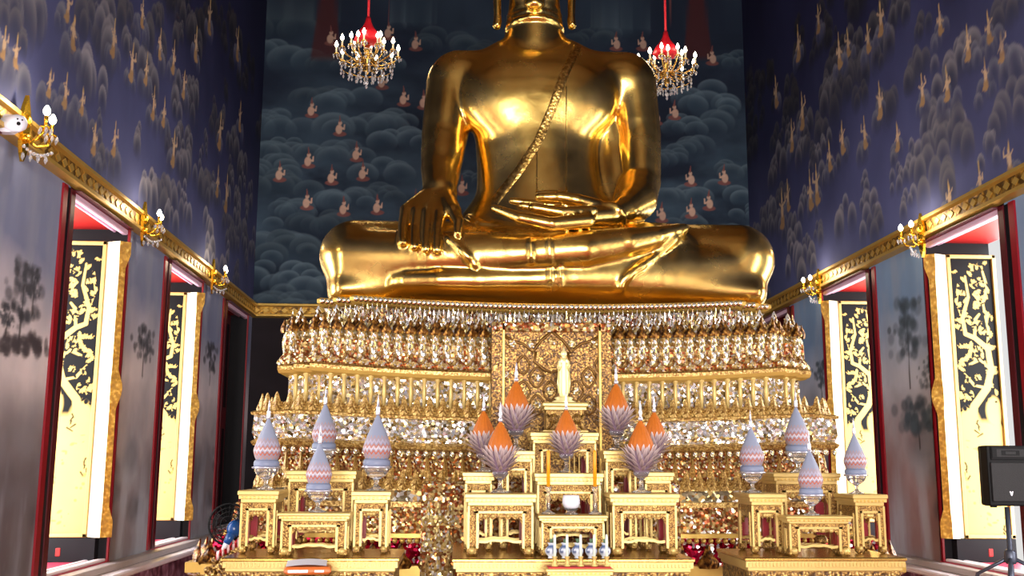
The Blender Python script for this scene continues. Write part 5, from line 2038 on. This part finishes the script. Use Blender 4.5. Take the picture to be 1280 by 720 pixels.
# draped body with both hands raised before the chest, head with a pointed crown
for (r, z, k) in [(0, 0, 0)]:
    pass
prof = [(.052, .10), (.060, .12), (.070, .20), (.075, .28), (.072, .42), (.070, .55), (.068, .62), (.074, .68), (.078, .73), (.066, .77), (.030, .79), (.024, .805), (.034, .82), (.043, .85), (.044, .88), (.036, .91), (.022, .925), (.016, .94), (.008, .97), (0, 1.0)]
mb.lathe([(r * Hi * 1.05, z * Hi) for r, z in prof], seg=24)
mb.v = [(v[0] * 1.15, v[1] * .72, v[2]) for v in mb.v]
for sx in (-1, 1):
    mb.tube([(sx * .080 * Hi, 0, .74 * Hi), (sx * .095 * Hi, 0, .64 * Hi), (sx * .092 * Hi, -.02 * Hi, .57 * Hi), (sx * .06 * Hi, -.075 * Hi, .63 * Hi), (sx * .045 * Hi, -.085 * Hi, .70 * Hi)], [.022 * Hi, .021 * Hi, .020 * Hi, .015 * Hi, .013 * Hi], 8)
    mb.box((sx * .042 * Hi, -.09 * Hi, .725 * Hi), (.028 * Hi, .012 * Hi, .05 * Hi), bev=.004)
    mb.tube([(sx * .09 * Hi, .0, .60 * Hi), (sx * .105 * Hi, 0, .35 * Hi), (sx * .09 * Hi, 0, .17 * Hi)], [.012 * Hi, .016 * Hi, .012 * Hi], 6)
    mb.sphere((sx * .047 * Hi, .0, .855 * Hi), .010 * Hi, 6, 5, sz=2.2)
    mb.box((sx * .03 * Hi, -.02 * Hi, .085 * Hi), (.03 * Hi, .07 * Hi, .03 * Hi), bev=.006)
    mb.tube([(sx * .028 * Hi, 0, .16 * Hi), (sx * .028 * Hi, 0, .08 * Hi)], .016 * Hi, 6)
mb.sphere((0, -.033 * Hi, .86 * Hi), .007 * Hi, 6, 4, sz=1.6)
mb.build('body', IVORY, img)

# ------------------------------------------------------------------ candles, bowl, vases
def candle(px, label):
    tb = T['C3']
    Y = tb['y0'] + .13
    z = tb['z'] + .001
    x = at(px, 640, Y).x
    z1, z2 = at(px, 608, Y).z - z, at(px, 563, Y).z - z
    t = empty('orange_candle', (x, Y, z), label, 'candle', 'orange altar candles')
    mb = MB()
    mb.lathe([(.045, 0), (.048, .008), (.022, .02), (.012, .035), (.016, .06), (.010, .085), (.018, .10), (.011, z1 * .75), (.018, z1 * .9), (.024, z1)], seg=16)
    mb.build('glass_holder', GLASS, t)
    mb = MB()
    mb.lathe([(.012, z1 - .005), (.0125, z2 - .01), (.008, z2)], seg=12)
    mb.build('candle_stick', ORANGEC, t)
    mb = MB(); mb.tube([(0, 0, z2), (.001, 0, z2 + .012)], .0015, 5); mb.build('wick', BLACKP, t)
candle(685.5, 'tall orange candle in a glass holder, left of the white bowl')
candle(744, 'tall orange candle in a glass holder, right of the white bowl')
tb = T['C3']
Yb = tb['y0'] + .13
zb_ = tb['z'] + .001
bw = empty('incense_bowl', (at(714, 640, Yb).x, Yb, zb_), 'round white bowl on a small glass foot between the orange candles', 'bowl')
u = mpp(714, 630, Yb)
mb = MB(); mb.lathe([(9 * u, 0), (9.5 * u, .006), (5 * u, 2 * u), (6 * u, 5 * u), (9 * u, 6 * u), (9 * u, 7 * u)], seg=20); mb.build('glass_foot', GLASS, bw)
mb = MB(); mb.lathe([(5 * u, 7 * u), (9 * u, 8.5 * u), (11 * u, 13 * u), (11 * u, 18 * u), (10 * u, 23 * u), (9.3 * u, 23.4 * u), (9.6 * u, 18 * u), (8 * u, 11 * u), (0, 10 * u)], seg=24); mb.build('bowl', WHITEP, bw)
# joss sticks standing in the bowl of the orange cone in the middle: three pale rods
for i, px in enumerate((712, 718, 724)):
    Y = T['C4']['y0'] + .05
    z = T['C4']['z'] + .001
    p = at(px, 590, Y)
    mb = MB()
    mb.lathe([(.008, 0), (.010, .004), (.004, .012), (.004, at(px, 571, Y).z - z), (0, at(px, 570, Y).z - z)], seg=8)
    o = mb.build('joss_stick', GILTP, loc=(p.x, Y, z))
    tag(o, ('slim pale rod %s before the middle orange cone' % ('nearest the cone stem', 'second of three, right of the stem', 'farthest right of three')[i]), 'stick', 'slim pale rods')

def vase_proto():
    mb = MB()
    mb.lathe([(.018, 0), (.02, .004), (.016, .010), (.030, .022), (.038, .038), (.037, .052), (.026, .066), (.016, .074), (.018, .084), (.024, .090), (.020, .090), (.013, .076)], seg=28)
    t = empty('porcelain_vase', (0, 0, 0), '', 'vase', 'small blue and white vases')
    o = mb.build('vase_body', PORC, t)
    def fn(co):
        a = np.arctan2(co[:, 1], co[:, 0])
        m = (np.abs(np.sin(a * 3)) * .012 > np.abs(co[:, 2] - .042) - .004) & (np.cos(a * 6 + 1) > -.3)
        c = np.tile(np.array(lin(214, 222, 234)), (len(co), 1))
        c[m] = lin(40, 66, 120)
        c[(co[:, 2] > .064) & (co[:, 2] < .078)] = lin(90, 110, 150)
        return c
    pcolor(o, fn)
    g = MB()
    for k in range(7):
        a = k * 2 * PI / 7
        g.petal((0, 0, .086), .016, .03, out=(math.cos(a), math.sin(a), 0), thick=.004, lean=.012, nu=2, nv=4, back=False)
    g.build('green_sprig', plain('sprig_green', lin(90, 120, 90), rough=.6), t)
    return t
VP = vase_proto()
ords = ('leftmost', 'second from the left', 'middle', 'second from the right', 'rightmost')
Yv = 6.945
for i, px in enumerate((689, 706, 722, 739, 756)):
    p = at(px, 697, Yv)
    lab = '%s of the five small blue and white vases in a row' % ords[i]
    o = VP if i == 0 else copy_tree(VP, label=lab)
    o['label'] = lab
    o.location = (p.x, Yv, BC['z'] + .001)
    o.scale = (1.08,) * 3
WC = empty('white_candle', (0, 0, 0), '', 'candle', 'thin white candles in the front row')
Hc_ = None
for i, px in enumerate((693.5, 709, 726, 743, 758.5)):
    Y = 6.68
    z = T['C0']['z'] + .0065
    H = at(px, 668, Y).z - z
    if i == 0:
        mb = MB(); mb.lathe([(.020, 0), (.022, .006), (.012, .016), (.016, .03), (.011, .045), (.017, .055), (.017, .062), (.011, .062)], seg=14); mb.build('candle_cup', GILTP, WC)
        mb = MB(); mb.lathe([(.009, .055), (.0085, H - .02), (.006, H)], seg=10); mb.build('candle_stick', WHITEW, WC)
    lab = '%s of the five thin white candles in the front row' % ords[i]
    o = WC if i == 0 else copy_tree(WC, label=lab)
    o['label'] = lab
    o.location = (at(px, 705, Y).x, Y, z)

# packet with an orange cover and a white sheet, in front of the left base, on a small block
Yp = 6.62
a, b = at(352, 716, Yp), at(411, 716, Yp)
wb, cxb = b.x - a.x, (a.x + b.x) / 2
zp = at(380, 719, Yp).z
blk = MB(); blk.box((0, 0, zp / 2), (wb + .06, .26, zp), bev=.01); blk.box((0, 0, .03), (wb + .12, .3, .06), bev=.01)
o = blk.build('side_stand', CARVE, loc=(cxb, Yp + .13, 0)); tag(o, 'small gilt stand under the orange packet, before the left altar base', 'stand')
pk = empty('offering_packet', (cxb, Yp + .12, zp + .001), 'orange covered packet with a white sheet on top, in front of the left altar', 'packet', rz=.10)
mb = MB(); mb.box((0, 0, .022), (wb, .20, .044), bev=.014); mb.build('cover', BOOKO, pk)
mb = MB()
n = 10
for i in range(n):
    x0 = -wb * .46 + wb * .86 * i / n; x1 = -wb * .46 + wb * .86 * (i + 1) / n
    f = lambda x: .046 + .012 * math.sin((x / wb + .5) * PI)
    mb.add([(x0, -.09, f(x0)), (x1, -.09, f(x1)), (x1, .10, f(x1) + .02), (x0, .10, f(x0) + .02)], [(0, 1, 2, 3)], True)
mb.build('white_sheet', PAPER, pk)
mb = MB(); mb.box((-wb * .2, -.101, .020), (wb * .42, .006, .018)); mb.box((wb * .25, -.101, .02), (wb * .2, .006, .014)); mb.build('side_label', PAPER, pk)

# ------------------------------------------------------------------ carved gilt end piece with a striped ribbon, and fan, left of the left altar
Ye = 7.75
pts = [(256, 722), (258, 712), (268, 704), (272, 692), (284, 684), (296, 676), (304, 664), (304, 722)]
ep = empty('carved_end_piece', (at(285, 720, Ye).x, Ye, 0), 'stepped carved gilt end piece at the left side of the left altar base', 'ornament')
mb = MB()
o0 = at(285, 720, Ye)
poly = []
for (x, y) in pts:
    p = at(x, y, Ye); poly.append((p.x - o0.x, p.z))
poly[0] = (poly[0][0], 0); poly[-1] = (poly[-1][0], 0)
mb.prism(poly, .10, (0, 0, 0), (1, 0, 0), (0, 0, 1))
for (x, y, r) in [(262, 712, 5), (271, 700, 5), (283, 690, 4), (268, 716, 6), (281, 706, 6), (292, 694, 5)]:
    p = at(x, y, Ye); mb.sphere((p.x - o0.x, -.05, p.z), r * mpp(x, y, Ye), 8, 6)
recalc(mb.build('scroll_board', CARVE, ep))
rb = MB()
p0 = [at(x, y, Ye - .10) for x, y in ((277, 694), (283, 689), (290, 685), (297, 681), (303, 678))]
for i in range(5):
    c = p0[i] - Vector((o0.x, Ye, 0))
    rb.tube([c + Vector((-.03, 0, -.03)), c + Vector((-.02, -.02, .02)), c + Vector((.012, -.025, .045)), c + Vector((.03, 0, .01))], [.012, .016, .016, .01], 6)
rbo = rb.build('pleated_ribbon', STRIPE, loc=(o0.x, Ye, 0))
tag(rbo, 'pleated red and white ribbon resting on the carved end piece at the left', 'ribbon')
# electric fan behind
Yf = 7.75
fc = at(288, 655, Yf)
fan = empty('floor_fan', (fc.x, Yf, 0), 'floor fan with a dark round guard and blue hub, half hidden by the left altar', 'fan')
R = 25 * mpp(288, 655, Yf)
mb = MB()
for k, rr in enumerate((1, .8, .6, .4)):
    mb.tube([(R * rr * math.cos(a), -.04 - .03 * (1 - rr), fc.z + R * rr * math.sin(a)) for a in np.linspace(0, 2 * PI, 36, endpoint=False)], .004 if k else .008, 5, closed=True)
for k in range(24):
    a = 2 * PI * k / 24
    mb.tube([(R * .15 * math.cos(a), -.065, fc.z + R * .15 * math.sin(a)), (R * math.cos(a), -.04, fc.z + R * math.sin(a))], .002, 4)
mb.build('guard', BLACKP, fan)
for k in range(3):
    bl = MB()
    a0 = 2 * PI * k / 3 + .3
    v = []
    for i in range(7):
        for j in range(5):
            r = R * (.15 + .7 * j / 4); a = a0 + (.1 + .9 * j / 4) * i / 6
            v.append((r * math.cos(a), -.02 + .03 * i / 6, fc.z + r * math.sin(a)))
    bl.add(v, [(i * 5 + j, i * 5 + j + 1, (i + 1) * 5 + j + 1, (i + 1) * 5 + j) for i in range(6) for j in range(4)], True)
    bl.build('blade', DARKG, fan)
hb = MB()
hp = at(293, 661, Yf - .1) - Vector((fc.x, Yf, 0))
hb.sphere((hp.x, -.10, hp.z), .055, 12, 8, sz=1.1); hb.tube([(hp.x, -.08, hp.z), (hp.x, .08, fc.z)], .05, 10)
hb.tube([(hp.x - .01, -.12, hp.z - .03), (hp.x - .045, -.13, hp.z - .10)], [.035, .025], 8)
hb.build('motor_hub', BLUEP, fan)
hb = MB(); hb.tube([(hp.x - .045, -.13, hp.z - .095), (hp.x - .06, -.135, hp.z - .13)], [.018, .016], 8); hb.build('control_knob', WHITEP, fan)
mb = MB(); mb.tube([(0, .04, fc.z), (0, .05, .04)], .02, 8); mb.lathe([(.2, 0), (.2, .02), (.16, .05), (.02, .07)], c=(0, .05, 0), seg=20); mb.build('pole', BLACKP, fan)

# ------------------------------------------------------------------ loudspeaker on its stand at the right
Yk = 8.1
sp0, sp1 = at(1233, 556, Yk), at(1296, 634, Yk)
zk0, zk1 = at(1266, 634.5, Yk).z, at(1266, 555.5, Yk).z
cxk = at(1266, 600, Yk).x
wk = 66 * mpp(1266, 600, Yk)
stn = empty('speaker_stand', (cxk, Yk + .12, 0), 'dark tripod pole stand holding the black loudspeaker at the right', 'stand')
zh = at(1266, 700, Yk).z
mb = MB(); mb.tube([(0, 0, .12), (0, 0, zk0)], .020, 10); mb.build('pole', GREYMET, stn)
mb = MB(); mb.lathe([(.035, zh - .04), (.045, zh - .02), (.045, zh + .05), (.03, zh + .07)], seg=14); mb.build('collar', GREYMET, stn)
for k in range(3):
    a = PI / 2 + .5 + 2 * PI * k / 3
    mb = MB(); mb.tube([(.03 * math.cos(a), .03 * math.sin(a), zh), (.30 * math.cos(a), .30 * math.sin(a), zh - .14), (.50 * math.cos(a), .50 * math.sin(a), .015)], .016, 8); mb.build('leg', GREYMET, stn)
lsp = empty('loudspeaker', (cxk, Yk + .12, zk0 + .001), 'black loudspeaker on a stand before the gold shutter at the right', 'speaker', rz=.06)
hk = zk1 - zk0
mb = MB()
prof = [(-wk / 2, -.12), (wk / 2, -.12), (wk / 2 * .98, -.02), (wk / 2 * .66, .13), (-wk / 2 * .66, .13), (-wk / 2 * .98, -.02)]
vs = [(x, y, .01) for x, y in prof] + [(x, y, hk - .01) for x, y in prof]
n = 6
mb.add(vs, [tuple(range(n))[::-1], tuple(range(n, 2 * n))] + [(i, (i + 1) % n, n + (i + 1) % n, n + i) for i in range(n)])
o = mb.build('cabinet', BLACKP, lsp)
bv = o.modifiers.new('bevel', 'BEVEL'); bv.width = .012; bv.segments = 2
mb = MB(); mb.box((0, -.124, hk * .40), (wk * .90, .014, hk * .62), bev=.006); mb.build('woofer_grille', GRILLE, lsp)
mb = MB()
mb.box((0, -.122, hk * .86), (wk * .86, .010, hk * .22), bev=.004, mi=0)
mb.lathe([(.0, 0), (.02, .0)], seg=8) if False else None
for i, f in enumerate((1, .75, .5, .28)):
    mb.box((-wk * .04, -.129 - .001 * i, hk * .86), (wk * .74 * f, .004, hk * .17 * f), bev=.002, mi=i % 2)
mb.build('horn', [BLACKP, GRILLE], lsp)
mb = MB()
for (x, z, r) in ((0, .0, .012), (.010, .012, .006), (-.010, .012, .006), (0, -.012, .007)):
    mb.sphere((wk * -.08 + x, -.133, hk * .22 + z), r, 10, 6)
mb.v = [(v[0], -.132 + (v[1] + .133) * .2, v[2]) for v in mb.v]
mb.build('emblem', WHITEP, lsp)
for sx in (-1, 1):
    mb = MB(); mb.box((sx * wk * .4, -.09, .005), (.04, .04, .012), bev=.003); mb.build('rubber_foot', BLACKP, lsp)

# ------------------------------------------------------------------ security camera on the left wall
pc = atx(20, 154, XL + .16)
cc = empty('security_camera', (XL, pc.y, pc.z), 'white security camera on the gilt band at the upper left', 'camera')
uu = 26 * mpp(20, 154, pc.y)
dx = pc.x - XL
mb = MB()
mb.tube([(dx - .10, .03, 0), (dx + .02, .0, 0), (dx + .055, -.008, 0), (dx + .075, -.012, 0)], [.068, .068, .055, .03], 16)
o = mb.build('housing', WHITEP, cc)
mb = MB(); mb.box((dx - .08, .035, 0), (.13, .12, .14), bev=.02); mb.build('mount_box', WHITEP, cc)
mb = MB(); mb.tube([(.0, .08, -.0), (dx - .12, .06, 0)], .03, 8); mb.build('bracket', WHITEP, cc)
fd = Vector((.55, -.83, 0)).normalized()
fc_ = Vector((dx + .045, -.060, -.022))
mb = MB(); mb.sphere(fc_, .015, 10, 8); mb.build('lens', BLACKP, cc)
for (a, z) in ((-.012, .036), (.022, .034)):
    mb = MB(); mb.sphere(fc_ + Vector((.83 * a, .5 * a + .006, z)), .007, 8, 6); mb.build('infrared_lamp', BLACKP, cc)

# ------------------------------------------------------------------ chandeliers
def drop(mb, p, r=.02, h=.05):
    p = Vector(p)
    mb.lathe([(0, -h), (r, -h * .55), (r * .7, -h * .15), (0, 0)], c=tuple(p), seg=6, smooth=False)


def chandelier():
    t = empty('chandelier', (0, 0, 0), 'crystal chandelier with a red cloth cap, hanging left of the giant statue', 'lamp', 'crystal chandeliers with red caps')
    # origin at the level of the outer arms
    mb = MB(); mb.tube([(0, 0, .30), (0, 0, 5.2)], .014, 8); mb.build('hanging_rod', REDCLOTH, t)
    mb = MB()
    mb.lathe([(.025, .50), (.035, .44), (.06, .38), (.12, .30), (.155, .215), (.15, .20), (.11, .18), (.0, .19)], seg=24, flute=.08, nfl=8)
    mb.build('cloth_cap', REDCLOTH, t)
    mb = MB()
    mb.lathe([(.0, -.22), (.02, -.20), (.035, -.15), (.02, -.10), (.05, -.05), (.06, -.01), (.025, .04), (.03, .10), (.018, .18)], seg=14)
    mb.build('center_stem', BRASS, t)
    for (n, R, z, ph) in ((10, .36, .02, .1), (6, .20, .12, .4)):
        for k in range(n):
            a = 2 * PI * k / n + ph
            c, s = math.cos(a), math.sin(a)
            mb = MB()
            mb.tube([(.03 * c, .03 * s, -.03), (R * .45 * c, R * .45 * s, -.10 + z * .4), (R * .85 * c, R * .85 * s, -.06 + z), (R * c, R * s, z)], .010, 7)
            mb.lathe([(.012, -.005), (.035, .0), (.03, .012), (.012, .016)], c=(R * c, R * s, z), seg=10)
            arm = mb.build('arm', BRASS, t)
            mb = MB(); mb.lathe([(.011, .012), (.011, .085), (.008, .088)], c=(R * c, R * s, z), seg=8); mb.build('candle_sleeve', CANDLEW, arm)
            mb = MB(); mb.lathe([(.008, .088), (.021, .108), (.021, .122), (.010, .15), (0, .168)], c=(R * c, R * s, z), seg=10); mb.build('bulb', BULB, arm)
            for q in range(5):
                aa = 2 * PI * q / 5
                mb = MB()
                drop(mb, (R * c + .035 * math.cos(aa), R * s + .035 * math.sin(aa), z - .004), .010, .045)
                mb.build('crystal_drop', CRYSTAL, arm)
    for (R, z, n) in ((.30, -.13, 18), (.20, -.17, 14), (.10, -.20, 8)):
        mb = MB()
        mb.tube([(R * math.cos(a), R * math.sin(a), z) for a in np.linspace(0, 2 * PI, 30, endpoint=False)], .006, 5, closed=True)
        mb.build('ring', BRASS, t)
        for k in range(n):
            a = 2 * PI * k / n
            mb = MB()
            for q in range(2):
                drop(mb, (R * math.cos(a), R * math.sin(a), z - .045 * q), .013, .05)
            mb.build('crystal_strand', CRYSTAL, t)
    for k in range(16):     # swags of beads from the stem to the arms
        a = 2 * PI * k / 16
        mb = MB()
        for i in range(7):
            u = i / 6
            r = .04 + .30 * u
            mb.sphere((r * math.cos(a), r * math.sin(a), .10 - .17 * math.sin(PI * u * .8) - .02 * u), .008, 6, 4)
        mb.build('bead_swag', CRYSTAL, t)
    mb = MB(); mb.sphere((0, 0, -.31), .025, 10, 8); drop(mb, (0, 0, -.33), .016, .06); mb.build('crystal_ball', CRYSTAL, t)
    return t


Ych = 11.6
ch = chandelier()
p = at(459, 72, Ych)
ch.location = p
k_ = 41 * mpp(459, 72, Ych) / .385
ch.scale = (k_,) * 3
p2 = at(833, 88, Ych)
ch2 = copy_tree(ch, loc=p2, label='crystal chandelier with a red cloth cap, hanging right of the giant statue', rz=.7, sc_=(k_ * .97,) * 3)


def lamp(name, loc, e, r=.05, col=(1, .82, .58)):
    l = bpy.data.lights.new(name, 'POINT')
    l.energy = e
    l.shadow_soft_size = r
    l.color = col
    o = bpy.data.objects.new(name, l)
    COL.objects.link(o)
    o.location = loc
    return o


# ------------------------------------------------------------------ wall sconces on the gilt band
def sconce():
    """wall at local x=0, arms towards +x"""
    t = empty('wall_sconce', (0, 0, 0), '', 'lamp', 'gilt wall sconces with two bulbs')
    mb = MB()
    out = [(0, .34), (.05, .24), (.085, .14), (.08, .05), (.055, -.04), (.075, -.10), (.045, -.20), (0, -.27)]
    poly = [(-x, z) for x, z in out[::-1]][1:-1]
    poly = out + poly
    mb.prism([(p[0], p[1]) for p in poly], .035, (.11, 0, 0), (0, 1, 0), (0, 0, 1))
    mb.sphere((.13, 0, .10), .04, 10, 6, sz=1.6); mb.sphere((.13, 0, -.06), .045, 10, 6)
    recalc(mb.build('back_plate', BRIGHT, t))
    for sgn in (-1, 1):
        mb = MB()
        ex, ey = .34 if sgn < 0 else .30, .12 * sgn
        mb.tube([(.12, 0, -.05), (.20, ey * .5, -.12), (.28, ey * .9, -.09), (ex, ey, .0)], .013, 8)
        mb.lathe([(.015, -.01), (.05, .0), (.045, .015), (.015, .02)], c=(ex, ey, 0), seg=12)
        arm = mb.build('arm', BRIGHT, t)
        mb = MB(); mb.lathe([(.016, .015), (.016, .11), (.012, .115)], c=(ex, ey, 0), seg=10); mb.build('candle_sleeve', BRIGHT, arm)
        mb = MB(); mb.lathe([(.012, .115), (.024, .128), (.031, .145), (.030, .165), (.020, .188), (.009, .204), (0, .21)], c=(ex, ey, 0), seg=16); mb.build('bulb', BULB, arm)
        for q in range(6):
            aa = 2 * PI * q / 6
            mb = MB(); drop(mb, (ex + .05 * math.cos(aa), ey + .05 * math.sin(aa), 0), .016, .07); mb.build('crystal_drop', CRYSTAL, arm)
    mb = MB()
    for i in range(9):
        u = i / 8
        mb.sphere((.16 + .16 * u, (-.10 + .2 * u), -.16 - .05 * math.sin(PI * u)), .017, 7, 5)
    mb.build('crystal_swag', CRYSTAL, t)
    for i in range(4):
        mb = MB()
        drop(mb, (.14 + .05 * i, -.06 + .04 * i, -.20), .018, .08)
        mb.build('crystal_drop', CRYSTAL, t)
    return t


sn = sconce()
labs = {('l', 0): 'gilt wall sconce beside the white security camera', ('l', 1): 'gilt wall sconce on the left wall between the two gold shutters', ('l', 2): 'gilt wall sconce on the left wall nearest the far corner',
        ('r', 1): 'gilt wall sconce on the right wall between the two gold shutters', ('r', 2): 'gilt wall sconce on the right wall just beyond the giant statue'}
first = True
for (side, i, px, py) in (('l', 0, 32, 165), ('l', 1, 182, 283), ('l', 2, 268, 348), ('r', 1, 1150, 297), ('r', 2, 1022, 360)):
    X = XL if side == 'l' else XR
    p = atx(px, py, X + (.11 if side == 'l' else -.11))
    o = sn if first else copy_tree(sn)
    first = False
    o['label'] = labs[(side, i)]
    o.location = (X, p.y, p.z)
    o.rotation_euler = (0, 0, 0 if side == 'l' else PI)
    s = .82 if i else .9
    o.scale = (s, s, s)
    lamp('sconce_glow', (X + (.32 if side == 'l' else -.32), p.y, p.z + .22), 9, .04)
lamp('chandelier_glow', p2 + Vector((0, 0, .28)), 16, .12)
lamp('chandelier_glow', p + Vector((0, 0, 0)) if False else Vector(ch.location) + Vector((0, 0, .28)), 16, .12)

# red cloth screens hanging behind the altar bases
# ------------------------------------------------------------------ world, exposure
w = bpy.data.worlds.new('daylight')
sc.world = w
w.use_nodes = True
nt = w.node_tree
bg = nt.nodes['Background']
sky = nt.nodes.new('ShaderNodeTexSky')
sky.sky_type = 'HOSEK_WILKIE'
sky.turbidity = 4
sky.sun_direction = (0.2, -0.6, 0.75)
mixs = nt.nodes.new('ShaderNodeMix'); mixs.data_type = 'RGBA'
mixs.inputs[0].default_value = .75
mixs.inputs[7].default_value = (1, .98, .95, 1)
nt.links.new(sky.outputs[0], mixs.inputs[6])
nt.links.new(mixs.outputs[2], bg.inputs[0])
bg.inputs[1].default_value = 1.0
sc.view_settings.view_transform = 'Standard'
sc.view_settings.look = 'None'
sc.view_settings.exposure = 0.0
sc.cycles.max_bounces = 6
sc.cycles.diffuse_bounces = 3
sc.cycles.glossy_bounces = 4
sc.cycles.transmission_bounces = 5
sc.cycles.sample_clamp_indirect = 6
sc.cycles.use_denoising = True
